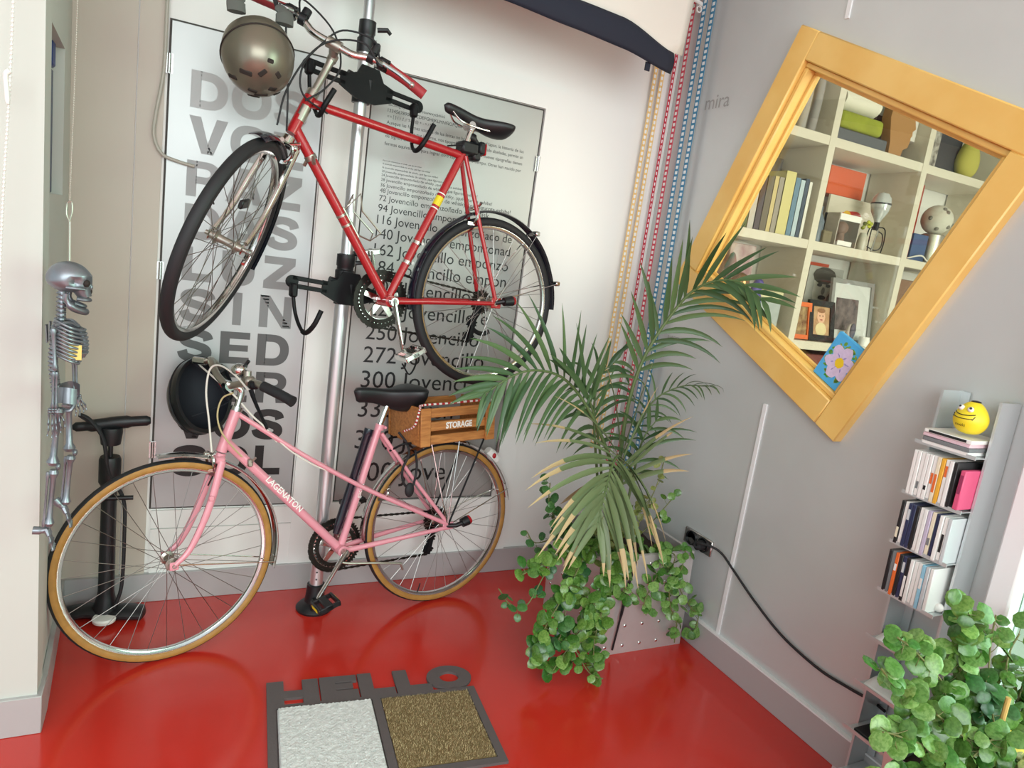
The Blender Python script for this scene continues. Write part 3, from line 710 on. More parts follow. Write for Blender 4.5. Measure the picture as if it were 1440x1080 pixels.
# wooden crate on the pink bicycle's rack
crM = pinkM @ Matrix.Translation((.022, 0, .707)) @ Matrix.Rotation(R(3), 4, 'Y')
cr = thing('storage_crate', 'small slatted wooden crate lettered in white on the rack behind the pink saddle', 'crate', crM)
L_, W_, H_ = .345, .26, .150
for s in (-1, 1):
    for e in (-1, 1):
        mb = MB(); mb.box((e*(L_/2-.022), s*(W_/2), H_/2), (.044, .012, H_), bev=.002); mb.build('corner_post', 'crate_wood', cr)
    for k in range(3):
        mb = MB(); mb.box((0, s*(W_/2-.011), .022+k*.053), (L_-.006, .010, .036), bev=.0015); sl_ = mb.build('slat', 'crate_wood', cr)
        if s == 1 and k == 1: put_text('lettering', 'STORAGE', .023, 'white_ink', sl_, axes((.055, W_/2-.0054, .0635), (-1, 0, 0), (0, 0, 1), (0, 1, 0)), bold=.045, width=.122)
for e in (-1, 1):
    mb = MB(); mb.box((e*(L_/2-.006), 0, H_/2), (.010, W_-.032, H_), bev=.0015); mb.build('end_panel', 'crate_wood', cr)
mb = MB(); mb.box((0, 0, .006), (L_-.024, W_-.036, .010)); mb.build('bottom', 'crate_wood', cr)
# elastic cord over the crate
mb = MB(); mb.mi = 0
pts = spl([(.20, .05, .05), (.192, .12, .085), (.178, .134, .150), (.165, .128, .163), (.05, .122, .162), (-.09, .124, .164), (-.165, .13, .161), (-.185, .10, .13)], 10)
for i in range(len(pts)-1):
    mb.mi = i % 2; mb.tube([pts[i], pts[i+1]], .0042, 8)
for v in mb.bm.verts: v.co = crM @ v.co
ck = mb.build('elastic_cord', ['cord_red', 'white_plastic'], None)
tag(ck, 'red and white elastic cord stretched over the edge of the wooden crate', 'cord')
# ---- the red bicycle hanging on the pole
redM = bike_matrix((-0.892, -0.228, 1.274), -78, 3)
rb = thing('bicycle', 'red road bicycle hanging from hooks on the pole, front wheel turned sideways', 'bicycle', redM)
BB = P(.432, 0, -.022); RA = P(0, 0, 0); A = V((.805, 0, .47)); UP = V((-.417, 0, .909)).normalized(); PU = V((.909, 0, .417)); SM = steer_matrix(A, UP, 59.8)
FA = A-UP*.40+PU*.047
mb = MB()
mb.tube([A, V((.752, 0, .592))], .0185, 14); mb.tube([(.745, 0, .575), (.185, 0, .528)], .0148, 12); mb.tube([(.796, 0, .492), BB], .0168, 12); mb.tube([BB, (.170, 0, .535)], .0150, 12)
mb.cyl(BB+V((0, -.035, 0)), BB+V((0, .035, 0)), .021, 16)
for s in (-1, 1):
    mb.tube([(.166, s*.015, .525), (-.002, s*.06, .012)], .0085, 10); mb.tube([BB+V((-.015, s*.02, 0)), (.28, s*.036, -.012), (-.004, s*.062, .002)], [.0115, .011, .008], 10)
    mb.box((-.004, s*.064, .004), (.045, .006, .040), bev=.003)
mb.build('frame', 'red_paint', rb)
mb = MB(); q = (BB-V((.170, 0, .535))).normalized(); c0 = V((.170, 0, .535))+q*.205
mb.tube([c0-q*.018, c0+q*.018], .0153, 14); mb.build('decal', 'yellow', rb)
mb = MB()
for k in (-.03, .03): mb.tube([c0+q*(k-.002), c0+q*(k+.002)], .0154, 14)
mb.build('decal', 'white_ink', rb)
mb = MB(); mb.tube([V((.785, 0, .513)), V((.765, 0, .56))], .0192, 14); mb.build('head_badge', 'dull_alloy', rb)
for k in (.38, .46):
    mb = MB(); mb.tube([V((.170, 0, .535))+q*k-q*.006, V((.170, 0, .535))+q*k+q*.006], .0172, 12); mb.cyl(V((.170, 0, .535))+q*k+V((-.02, -.012, 0)), V((.170, 0, .535))+q*k+V((-.02, .012, 0)), .006, 8); mb.build('front_derailleur_clamp', 'chrome', rb)
mb = MB()
mb.tube([A-UP*.012, A-UP*.034], [.019, .021], 14); mb.box(A-UP*.036, (.035, .085, .024), bev=.008)
for s in (-1, 1):
    b0 = A-UP*.04; e0 = FA
    mb.tube(spl([b0+V((0, s*.038, 0)), A-UP*.16+V((0, s*.045, 0)), A-UP*.29+V((0, s*.048, 0))+PU*.006, FA+UP*.02+V((0, s*.05, 0))-PU*.006], 5), [.0125]*8+[.011]*4+[.009]*4, 10, rx=.85)
    mb.box(FA+V((0, s*.051, .0)), (.028, .006, .032), bev=.003)
mb.build('fork', 'chrome', rb, M=SM)
fwM = SM @ WHEEL(FA); rwM = WHEEL(RA)
fwh = wheel(rb, 'front_wheel', fwM, .327, .036, 'black_rubber', .105, valve=.6)
mb = MB(); mb.box((-.03, .12, .0), (.062, .028, .014), bev=.004); mb.build('reflector', 'black_plastic', fwh)
mb = MB(); mb.tube([(0, 0, -.064), (0, 0, -.078)], .011, 10); mb.tube([(0, 0, -.072), (.02, -.014, -.078), (.055, -.022, -.082)], .005, 8); mb.build('quick_release', 'chrome', fwh)
wheel(rb, 'rear_wheel', rwM, .327, .036, 'black_rubber', .115, valve=-1.35)
fender(rb, fwM, .334, 78, 205, .05, 'navy_gloss', 'front_mudguard'); fender(rb, rwM, .336, -8, 62, .05, 'navy_gloss', 'rear_mudguard')
mb = MB()
pr = []
for i in range(7):
    t = -1+i/3; pr.append((.009*(1-t*t), t*.025))
def fn(i, j):
    a = R(60+(181-60)*i); ex = .336+.012*math.sin(PI*min(1, i*1.3))
    k = j*6; i0 = min(5, int(k)); f_ = k-i0; d = pr[i0][0]*(1-f_)+pr[i0+1][0]*f_; y = pr[i0][1]*(1-f_)+pr[i0+1][1]*f_
    return P((ex+d)*math.cos(a), y, (ex+d)*math.sin(a))
mb.grid(fn, 30, 7); mb.build('rear_mudguard', 'navy_gloss', rb)
for aa in (125, 163):
    for s in (-1, 1): rod(rb, 'mudguard_stay', P(0, s*.068, .01), P(.352*math.cos(R(aa)), s*.026, .352*math.sin(R(aa))), .0022, 'chrome')
    mb = MB(); mb.box(P(.358*math.cos(R(aa)), 0, .358*math.sin(R(aa))), (.022, .062, .02), bev=.004); mb.build('stay_bracket', 'chrome', rb)
mb = MB(); mb.tube([(.170, 0, .535), (.140, 0, .632)], .0135, 12); mb.tube([(.152, -.022, .636), (.152, .022, .636)], .015, 12); mb.build('seat_post', 'chrome', rb)
sdl = saddle(rb, (.266, 0, .694), (-.03, 0, .668), .145, 'black_plastic', th=.055)
mb = MB()
for s in (-1, 1): mb.tube(spl([(.235, s*.012, .668), (.20, s*.022, .640), (.13, s*.024, .632), (.06, s*.026, .634), (-.005, s*.045, .648)], 5), .0036, 8)
mb.build('saddle_rail', 'chrome', sdl)
mb = MB(); mb.box((.152, .0, .556), (.075, .055, .045), bev=.008); mb.box((.118, 0, .535), (.035, .045, .035), bev=.007); mb.tube([(.185, .02, .56), (.25, .02, .545)], .003, 6); mb.build('seat_clamp', 'black_plastic', rb)
mb = MB(); mb.tube([(.148, 0, .60), (.128, 0, .595)], .018, 12); mb.tube([(.128, 0, .60), (.108, 0, .575)], .010, 8); mb.box((.098, 0, .566), (.026, .05, .045), bev=.006); rl = mb.build('tail_light', 'black_plastic', rb)
mb = MB(); mb.box((.082, 0, .564), (.008, .046, .042), bev=.004); mb.build('lens', 'red_lens', rl)
# stem, bars, levers (turn with the fork)
K = A+UP*.300+PU*.05
mb = MB(); mb.tube([V((.752, 0, .592)), V((.752, 0, .592))+UP*.022], .020, 14); mb.tube(spl([A+UP*.14, A+UP*.25, A+UP*.285+PU*.008, K], 4), [.0115]*5+[.013]*4+[.015]*4, 12)
mb.cyl(K+V((0, -.022, 0)), K+V((0, .022, 0)), .018, 14); mb.cyl(A+UP*.27, A+UP*.292, .016, 12); mb.build('stem', 'dull_alloy', rb, M=SM)
mb = MB(); bar = [K+V((0, s*y, 0))+UP*z-PU*b for s, L in ((-1, [(.29, .03, .035), (.20, .03, .02), (.145, .028, .004), (.10, .014, 0), (.065, .001, 0)]), (1, [(.03, 0, 0), (.065, .001, 0), (.10, .014, 0), (.145, .024, .004), (.20, .022, .02), (.29, .016, .035)])) for y, z, b in L]
mb.tube(spl(bar, 5), .0115, 12); hb = mb.build('handlebar', 'chrome', rb, M=SM)
for s, zz in ((1, (.024, .023, .016)), (-1, (.03, .03, .03))):
    mb = MB(); pts = [K+V((0, s*.172, 0))+UP*zz[0]-PU*.013, K+V((0, s*.24, 0))+UP*zz[1]-PU*.026, K+V((0, s*.302, 0))+UP*zz[2]-PU*.037]
    mb.tube(spl(pts, 4), [.019]+[.0165]*4+[.0172]*4, 14); mb.build('grip', 'grip_red', hb)
    mb = MB(); c = K+V((0, s*.155, 0))+UP*zz[0]-PU*.008; mb.tube([c-V((0, s*.014, 0)), c+V((0, s*.016, 0))], .021, 12); mb.box(c+PU*.025-UP*.01, (.035, .03, .03), bev=.006); mb.build('shifter', 'black_plastic', hb)
    mb = MB(); c = K+V((0, s*.115, 0))+UP*.022; mb.tube([c-V((0, s*.010, 0)), c+V((0, s*.010, 0))], .019, 12); mb.cyl(c+UP*.012, c+UP*.035, .014, 12); mb.build('thumb_shifter', 'black_plastic', hb)
    mb = MB(); c = K+V((0, s*.14, 0))+UP*zz[0]; mb.tube(spl([c+PU*.03-UP*.012, c+V((0, s*.03, 0))+PU*.045-UP*.022, c+V((0, s*.08, 0))+PU*.048-UP*.028, c+V((0, s*.125, 0))+PU*.042-UP*.034], 5), .0062, 8); mb.ball(c+V((0, s*.128, 0))+PU*.041-UP*.035, .0085, nu=10, nv=8); mb.build('brake_lever', 'chrome', hb)
inv = SM.inverted()
for pts, r in (([SM @ (K+V((0, -.13, 0))+UP*.03), (.80, .02, .86), (.70, .02, .80), (.672, .03, .70), (.72, .035, .62), (.78, .035, .57)], .003), ([SM @ (K+V((0, -.15, 0))+PU*.03), (.86, .06, .78), (.855, .06, .68), (.84, .05, .58), (.83, .03, .47)], .003),
               ([SM @ (K+V((0, .14, 0))+UP*.03), (.60, .10, .785), (.68, .05, .80), (.745, .04, .74), (.80, .05, .66), (.79, .04, .585), (.70, .018, .552)], .003), ([SM @ (K+V((0, .15, 0))+PU*.03), (.64, .12, .76), (.72, .06, .755), (.79, .06, .69), (.845, .05, .58), (.86, .03, .48)], .003)):
    mb = MB(); mb.tube(spl(pts, 7), r, 7); mb.build('brake_cable', 'black_rubber', rb)
mb = MB(); mb.tube(spl([(.155, .02, .50), (.13, .012, .42), (.105, .012, .36)], 5), .0022, 6); mb.build('brake_cable', 'dull_alloy', rb)
brake(rb, A-UP*.045+PU*.022, PU, M=SM); brake(rb, (.112, 0, .345), (-.95, 0, .3), drop=.055)
crank_arm(BB+V((0, .056, .002)), P(.394, .075, -.185), 1, 'chrome', rb); crank_arm(BB+V((0, -.06, 0)), P(.462, -.08, .135), 1, 'chrome', rb)
pedal(rb, P(.392, .130, -.192), 'chrome', .5); pedal(rb, P(.462, -.135, .140), 'chrome', .2)
mb = MB(); mb.cyl(BB+V((0, -.075, 0)), BB+V((0, .064, 0)), .015, 14); mb.build('bottom_bracket_axle', 'chrome', rb)
chainset(rb, BB, .103, 50, 'chrome', -.043, .085)
mb = MB(); mb.tube(spl([P(.375, .10, -.17), P(.372, .14, -.215), P(.40, .15, -.262), P(.415, .12, -.23)], 6), .0055, 8, rx=.5); mb.build('toe_clip', 'black_metal', rb)
sprockets(rb, RA, [.026, .031, .036, .041, .046], -.052, .005)
derailleur(rb, (.022, -.048, -.085), (.030, -.048, -.140))
chain_run(rb, [P(0, -.045, .030)]+[P(BB.x+.103*math.cos(R(94-a)), -.043, BB.z+.103*math.sin(R(94-a))) for a in range(0, 200, 12)]+[P(.05, -.046, -.160), P(.02, -.046, -.15)])
mb = MB(); mb.tube(spl([(.02, -.07, -.07), (-.012, -.08, -.115), (-.055, -.08, -.13), (-.085, -.075, -.118)], 5), .010, 8, rx=.4); mb.build('derailleur_guard', 'black_metal', rb)
mb = MB(); mb.tube([(0, .062, .004), (-.03, .082, .014)], .009, 10); mb.tube([(-.026, .082, .012), (-.062, .086, .018)], [.017, .020], 14); al = mb.build('axle_light', 'black_plastic', rb)
mb = MB(); mb.tube([(-.062, .086, .018), (-.072, .086, .019)], [.0195, .017], 14); mb.build('lens', 'red_lens', al)
dq = (BB-V((.796, 0, .492))).normalized(); dnn = V((-dq.z, 0, dq.x))*-1 if False else V((dq.z*-1, 0, dq.x))
cc = V((.796, 0, .492))+dq*.34; off = V((-.8, 0, .55)).normalized()
mb = MB(); b = [cc+dq*-.05+off*.016, cc+dq*-.055+off*.035, cc+dq*-.075+off*.085+V((0, .03, 0)), cc+dq*-.025+off*.06+V((0, .034, 0)), cc+dq*.07+off*.085+V((0, .03, 0)), cc+dq*.08+off*.05, cc+dq*.04+off*.018]
b2 = [V((p.x, -p.y, p.z)) for p in b]
mb.tube(b, .0032, 6); mb.tube(b2, .0032, 6); mb.tube([cc-dq*.06+off*.017, cc+dq*.05+off*.017], .006, 8); mb.build('bottle_cage', 'dull_alloy', rb)
for k in (.30, .335):
    mb = MB(); mb.tube([V((.796, 0, .492))+dq*(k-.004), V((.796, 0, .492))+dq*(k+.004)], .0175, 12); mb.build('cage_band', 'dull_alloy', rb)
mb = MB()
for k in (.10, ): mb.tube([V((.796, 0, .492))+dq*(k-.008), V((.796, 0, .492))+dq*(k+.008)], .0195, 12); mb.tube([V((.796, .02, .492))+dq*k, V((.80, .04, .47))+dq*k], .006, 8); mb.tube([V((.796, -.02, .492))+dq*k, V((.80, -.04, .47))+dq*k], .006, 8)
mb.build('cable_clip', 'dull_alloy', rb)

# ------------------------------------------------------------------ helmets
def helmet(name, label, M, rx, ry, rz, shell, liner, vents, visor=False, pads=False, low=-0.25):
    """open side towards local -z; front is +x"""
    t = thing(name, label, 'helmet', M, 'bicycle helmets')
    del t['group']
    def shellpt(k):
        def fn(i, j):
            a = 2*PI*i; e = R(90)+(math.asin(low)-R(90))*j
            q = k*(1+.0*math.cos(a)); rr_ = math.cos(e)**.9 if math.cos(e) > 0 else 0
            return V((rx*q*rr_*math.cos(a), ry*q*rr_*math.sin(a), rz*q*math.sin(e)))
        return fn
    mb = MB(); mb.grid(shellpt(1.0), 48, 20, cu=True)
    mb.grid(lambda i, j: shellpt(1.0-.10*j)(i, 1.0), 48, 3, cu=True)
    mb.build('shell', shell, t, angle=60)
    mb = MB(); mb.grid(shellpt(.90), 40, 16, cu=True); mb.build('liner', liner, t, angle=60)
    for (az, el, lw, lh, ro) in vents:
        e, a = R(el), R(az); p = shellpt(1.004)(a/(2*PI), (R(90)-e)/(R(90)-math.asin(low)))
        n = V((p.x/rx**2, p.y/ry**2, p.z/rz**2)).normalized(); sx = V((0, 0, 1)).cross(n).normalized(); sy = n.cross(sx)
        c_, s_ = math.cos(R(ro)), math.sin(R(ro)); ex, ey = sx*c_+sy*s_, sy*c_-sx*s_
        mb = MB(); mb.box((0, 0, 0), (lw, lh, .006), axes(p-n*.0015, ex, ey, n), bev=.0025); mb.build('vent', 'dark_hole', t)
    mb = MB(); pts = [shellpt(1.003)(i/48, .80) for i in range(48)]; mb.tube(pts, .003, 6, closed=True); mb.build('rim_band', 'dark_hole' if shell != 'helmet_black' else 'black_rubber', t)
    return t
hm = Matrix.Translation((-1.800, -0.440, 1.905)) @ Matrix.Rotation(R(-58), 4, 'X') @ Matrix.Rotation(R(10), 4, 'Y') @ Matrix.Rotation(R(70), 4, 'Z')
hm = axes((-1.800, -0.440, 1.905), V((.15, -.86, .49)).normalized(), V((.97, .22, .08)).normalized(), V((-.177, .463, .868)).normalized())
# crown points down and towards the viewer; the opening faces up and back
zc = V((.10, -.60, -.79)).normalized(); xc = V((1, .12, .02)); xc = (xc-zc*xc.dot(zc)).normalized(); yc = zc.cross(xc)
hz = helmet('bicycle_helmet', 'bronze round bicycle helmet hanging by its strap from the red handlebar', axes((-1.800, -0.430, 1.932), xc, yc, zc), .100, .108, .110, 'bronze_shell', 'grey_pad',
  [(-160, 42, .014, .034, 20), (-95, 48, .020, .034, -30), (-80, 66, .038, .012, 10), (-40, 45, .014, .036, 0), (160, 62, .014, .036, 30), (40, 62, .022, .014, 0), (80, 52, .018, .012, 0), (-120, 70, .026, .014, 30), (100, 72, .026, .014, 40), (-20, 72, .016, .026, 0)], low=-.42)
for sgn in (-1, 1):
    mb = MB(); p = V((sgn*.066, .075, -.065)); mb.tube(spl([p, p+V((0, .012, -.03)), V((sgn*.050, .088, -.12))], 4), [.026]*5+[.018]*3+[.010], 10, rx=.45); mb.build('ear_pad', 'grey_pad', hz)
mb = MB(); mb.tube(spl([(-.050, .085, -.11), (-.045, .10, -.18), (-.015, .11, -.225), (.01, .11, -.225), (.035, .10, -.18), (.050, .085, -.11)], 5), .008, 6, rx=.25); mb.build('strap', 'black_rubber', hz)
zc = V((-.42, .55, -.30)).normalized(); xc = V((.25, .1, 1)); xc = (xc-zc*xc.dot(zc)).normalized(); yc = zc.cross(xc)
hk = helmet('bicycle_helmet', 'black bicycle helmet hanging upside down behind the pink handlebar', axes((-1.885, -0.150, .845), xc, yc, zc), .138, .112, .108, 'helmet_black', 'helmet_liner', [(-160, 30, .03, .05, 0), (150, 30, .03, .05, 0)], low=-.12)
mb = MB(); mb.tube(spl([(.10, .085, -.01), (.04, .07, -.06), (-.03, .05, -.075), (-.09, -.06, -.03)], 6), .007, 6, rx=.25); mb.tube(spl([(.11, -.06, -.01), (.05, -.02, -.07), (-.03, .05, -.075)], 6), .007, 6, rx=.25); mb.build('strap', 'helmet_liner', hk)
mb = MB(); mb.box((.03, .02, -.068), (.026, .016, .012), bev=.003); mb.build('buckle', 'red_lens', hk)
# ------------------------------------------------------------------ hanging pole with its hook arms
PX, PY = -1.440, -0.185
bu = V((redM[0][0], redM[1][0], redM[2][0])); bn = V((redM[0][1], redM[1][1], redM[2][1])); bv = V((redM[0][2], redM[1][2], redM[2][2]))
po = thing('bike_storage_pole', 'floor to ceiling aluminium pole with black hook arms carrying the red bicycle', 'bicycle stand', (PX, PY, 0))
mb = MB(); mb.cyl((0, 0, .03), (0, 0, 1.36), .0255, 28); mb.cyl((0, 0, 1.36), (0, 0, 2.14), .0215, 28); mb.cyl((0, 0, 2.14), (0, 0, 3.09), .0185, 28); mb.build('tube', 'alu_pole', po)
mb = MB()
for z in (.135, .165): mb.cyl((-.006, -.0245, z), (-.006, -.0262, z), .0035, 10)
mb.build('pin_hole', 'black_plastic', po)
mb = MB(); mb.revolve([(.0, 0), (.068, 0), (.070, .008), (.060, .02), (.040, .035), (.036, .06), (.034, .105), (.026, .108)], 32); mb.box((0, -.048, .04), (.05, .03, .05), bev=.008); mb.build('foot', 'black_plastic', po)
mb = MB(); mb.revolve([(.0, 3.1), (.06, 3.1), (.05, 3.07), (.03, 3.04), (.019, 3.03)], 24); mb.build('ceiling_foot', 'black_plastic', po)
for z, r in ((1.345, .0285), (2.13, .0245)):
    mb = MB(); mb.revolve([(r-.004, -.055), (r+.005, -.055), (r+.006, -.012), (r+.001, -.008), (r+.001, .002), (r+.004, .006), (r+.004, .045), (r-.006, .048)], 28, Matrix.Translation((0, 0, z)))
    mb.box((.035, -.012, -.03+z), (.024, .02, .022), bev=.005); mb.tube([(.03, -.02, z+.02), (.062, -.028, z+.026), (.075, -.026, z+.016)], [.008, .008, .006], 8); mb.build('clamp_collar', 'black_plastic', po)
ax_ = (-bu*math.cos(R(5))-bv*math.sin(R(5))).normalized(); az_ = bn.cross(ax_); az_ = az_ if az_.z > 0 else -az_
def arm(zc, left=True, right=True):
    c = V((0, 0, zc))+bn*.034
    Mx = axes(c, ax_, az_, -bn) if ax_.cross(az_).dot(-bn) > 0 else axes(c, ax_, az_, bn)
    mb = MB()
    mb.extrude([(-.095, -.024), (-.03, -.050), (.040, -.050), (.100, -.024), (.100, .020), (.060, .030), (.038, .066), (-.026, .066), (-.040, .034), (-.07, .022), (-.095, .022)], .008, Mx, z0=-.004)
    for s, on in ((-1, left), (1, right)):
        if not on: continue
        mb.box((s*.14, .0125, 0), (.13, .016, .008), Mx, bev=.002); mb.box((s*.14, -.0145, 0), (.13, .016, .008), Mx, bev=.002); mb.cyl(Mx @ V((s*.203, -.001, -.004)), Mx @ V((s*.203, -.001, .004)), .0215, 18)
    a = mb.build('hook_arm', 'black_metal', po)
    mb = MB(); mb.revolve([(.022, -.05), (.031, -.05), (.031, .045), (.022, .045)], 24, Matrix.Translation((0, 0, zc))); mb.box(V((0, 0, zc))+bn*.02, (.05, .03, .06), bev=.006); mb.cyl(V((-.03, -.01, zc+.03)), V((-.055, -.015, zc+.035)), .012, 10); mb.build('sleeve', 'black_plastic', a)
    return a
arm(1.960); arm(1.262, right=True)
def hook(p0, pts):
    mb = MB(); q = spl(pts, 6); mb.tube(q, .0062, 10); mb.tube(q[len(q)//2:], .0085, 10)
    d = V(p0); mb.box(d, (.024, .03, .048), bev=.006)
    for v in mb.bm.verts: v.co = redM @ v.co
    return mb.build('hook', 'black_metal', po, world=True)
hook(P(.733, -.072, .70), [P(.733, -.072, .69), P(.728, -.066, .62), P(.722, -.030, .562), P(.720, .004, .545), P(.714, .030, .575), P(.690, .038, .625)])
hook(P(.345, -.072, .655), [P(.345, -.072, .645), P(.352, -.064, .575), P(.362, -.030, .52), P(.362, .004, .508), P(.352, .030, .535), P(.322, .038, .60)])
hook(P(.735, -.09, -.015), [P(.735, -.09, -.03), P(.728, -.08, -.09), P(.722, -.045, -.135), P(.715, -.01, -.15), P(.70, .02, -.12), P(.682, .03, -.07)])

# ------------------------------------------------------------------ track pump
fp = thing('floor_pump', 'black upright floor pump behind the front wheel of the pink bicycle', 'pump', (-2.160, -0.115, 0))
mb = MB()
for s in (-1, 1): mb.tube(spl([(0, 0, .022), (s*.05, -.014*s, .030), (s*.10, -.018*s, .026), (s*.128, -.020*s, .020)], 5), [.046]+[.042]*9+[.040]*4+[.028, .010], 14, rx=.55, up=(0, 1, 0))
mb.build('foot_plate', 'black_plastic', fp)
mb = MB(); mb.revolve([(0, 0.02), (.036, 0.02), (.038, .030), (.034, .036), (0, .037)], 28, Matrix.Translation((0, -.048, 0))); mb.build('gauge', 'white_plastic', fp)
mb = MB(); mb.revolve([(0, .01), (.040, .01), (.040, .05), (.030, .085), (.026, .11), (.024, .45), (.024, .50), (.034, .52), (.034, .60), (.030, .61), (0, .61)], 24); mb.build('barrel', 'black_plastic', fp)
mb = MB(); mb.cyl((0, 0, .60), (0, 0, .70), .008, 12); mb.revolve([(0, .655), (.030, .655), (.036, .70), (.034, .715), (0, .715)], 20)
mb.tube(spl([(-.112, 0, .712), (-.06, 0, .718), (0, 0, .728), (.06, 0, .735), (.118, 0, .740)], 5), [.008]+[.016]*4+[.021]*5+[.022]*5+[.018]*5+[.011], 14, rx=.8); mb.build('handle', 'black_plastic', fp)
mb = MB(); mb.tube(spl([(.03, -.035, .06), (.05, -.04, .15), (.052, -.03, .33), (.045, -.02, .46), (.0, -.03, .56), (-.02, -.03, .68), (-.06, -.025, .745), (-.09, -.02, .76), (-.04, -.015, .72), (.0, -.02, .68)], 6), .0065, 8); mb.build('hose', 'black_rubber', fp)
mb = MB(); mb.cyl((-.03, -.03, .47), (.075, -.03, .47), .008, 10); mb.cyl((-.034, -.03, .47), (-.028, -.03, .47), .012, 10); mb.build('hose_clip', 'black_plastic', fp)

# ------------------------------------------------------------------ toy skeleton on a bead chain
SY = -0.775; SF = (SY+2.704)/(-0.35+2.704)
def K_(x, z, dy=0.0): return V((-1.988+(x+1.988)*SF, SY+dy, 1.465+(z-1.465)*SF))
sk = thing('toy_skeleton', 'silver plastic skeleton hanging against the left pillar above the bicycle wheel', 'skeleton', K_(-2.27, .40))
def sk_b(mb, name, parent=sk): return mb.build(name, 'bone_silver', parent, world=True)
mb = MB(); c = K_(-2.262, 1.225)
def skull(i, j):
    a = 2*PI*i; e = -PI/2+PI*j; d = V((math.cos(a)*math.cos(e), math.sin(a)*math.cos(e), math.sin(e)))
    r = V((.047, .036, .043)); p = V((d.x*r.x, d.y*r.y, d.z*r.z))
    if d.z < 0: p.z *= .70; p.x *= 1.0
    if d.x > .25 and d.z < .25: p.z -= .010*(d.x-.25); p.y *= .86
    # eye socket, temple and nose hollows
    for cy in (-1, 1):
        q = V((d.x-.80, d.y-cy*.42, d.z+.02)); p -= d*.016*math.exp(-q.length_squared/.035)
        q = V((d.x-.30, d.y-cy*.9, d.z+.10)); p -= V((0, cy*.006, 0))*math.exp(-q.length_squared/.06)
    q = V((d.x-.93, d.y, d.z+.32)); p -= d*.010*math.exp(-q.length_squared/.012)
    q = V((d.x-.85, 0, d.z-.25)); p += d*.003*math.exp(-q.length_squared/.03)
    return c+p
mb.grid(skull, 44, 32, cu=True)
# cheekbone, upper jaw and teeth
for s in (-1, 1): mb.tube(spl([c+V((-.002, s*.031, -.016)), c+V((.018, s*.033, -.016)), c+V((.034, s*.024, -.018))], 4), .0035, 8)
mb.tube([c+V((.026, 0, -.020)), c+V((.034, 0, -.040))], [.020, .014], 12, rx=.9)
mb.tube(spl([c+V((.018, -.016, -.042)), c+V((.036, -.011, -.044)), c+V((.043, 0, -.045)), c+V((.036, .011, -.044)), c+V((.018, .016, -.042))], 4), .005, 8)
mb.ball(c+V((.045, 0, -.014)), (.004, .004, .008), nu=8, nv=6)
skl = sk_b(mb, 'skull')
mb = MB()
for s in (-1, 1): mb.ball(c+V((.037, s*.0165, -.004)), (.008, .009, .009), nu=12, nv=8)
mb.ball(c+V((.044, 0, -.024)), (.004, .005, .007), nu=10, nv=6); mb.build('eye_socket', 'dark_hole', skl, world=True)
mb = MB(); jw = [c+V((-.002, s*.028, -.030)) for s in (-1, 1)]
mb.tube(spl([jw[0], c+V((-.002, -.026, -.046)), c+V((.012, -.021, -.064)), c+V((.034, 0, -.074)), c+V((.012, .021, -.064)), c+V((-.002, .026, -.046)), jw[1]], 5), [.006]*8+[.009]*15+[.006]*8, 10)
mb.tube(spl([c+V((.014, -.014, -.054)), c+V((.032, -.006, -.060)), c+V((.032, .006, -.060)), c+V((.014, .014, -.054))], 4), .004, 8); sk_b(mb, 'jaw')
mb = MB()
def verts_(pts, r):
    q = spl(pts, 8); L = sum((b-a).length for a, b in zip(q, q[1:])); n = int(L/.0105); acc = 0; k = 0; tgt = 0
    for a, b in zip(q, q[1:]):
        l = (b-a).length
        while acc+l >= tgt:
            p = a+(b-a)*((tgt-acc)/max(l, 1e-6)); d = (b-a).normalized()
            mb.tube([p-d*.0038, p, p+d*.0038], [r*1.06, r*.92, r*1.06], 10); mb.tube([p, p+V((-.0115, 0, -.004))], [.0035, .002], 6); tgt += .0105
        acc += l
    mb.tube(q, r*.55, 8)
verts_([K_(-2.278, 1.188), K_(-2.279, 1.14), K_(-2.280, 1.10), K_(-2.292, 1.05), K_(-2.297, .99), K_(-2.292, .93), K_(-2.286, .885)], .0095); sk_b(mb, 'spine')
mb = MB(); rt, rbm = K_(-2.270, 1.098), K_(-2.268, 1.0)
for k in range(10):
    t = k/9; z = rt.z-.003-.082*t; w_ = .026+.016*math.sin(PI*(.25+.6*t)); d0 = .020+.016*math.sin(PI*(.2+.6*t)); cx = rt.x+.004
    for s in (-1, 1):
        pts = [V((cx+(-.024-.008*math.sin(PI*t)), SY+s*.006, z+.010)), V((cx-.012, SY+s*w_*.9, z+.008)), V((cx+.010, SY+s*w_, z-.002)), V((cx+d0*.9, SY+s*w_*.55, z-.010)), V((cx+d0+(.008 if t < .7 else -.004), SY+s*.007, z-.012+(0 if t < .7 else .004)))]
        mb.tube(spl(pts, 5), .0032, 7)
mb.tube(spl([V((rt.x+.030, SY, rt.z-.012)), V((rt.x+.042, SY, rt.z-.045)), V((rt.x+.040, SY, rt.z-.082))], 4), [.006]*8+[.003], 8, rx=1.6)
for s in (-1, 1):
    mb.tube(spl([V((rt.x+.028, SY+s*.004, rt.z-.006)), V((rt.x+.010, SY+s*.022, rt.z+.004)), V((rt.x-.016, SY+s*.042, rt.z-.002))], 4), .0035, 7)
    mb.grid(lambda i, j, s=s: V((rt.x-.032-.004*math.sin(PI*i), SY+s*(.014+.026*i)*(1-.5*j), rt.z-.004-.045*j)), 5, 6)
sk_b(mb, 'rib_cage')
mb = MB(); pc = K_(-2.262, .882)
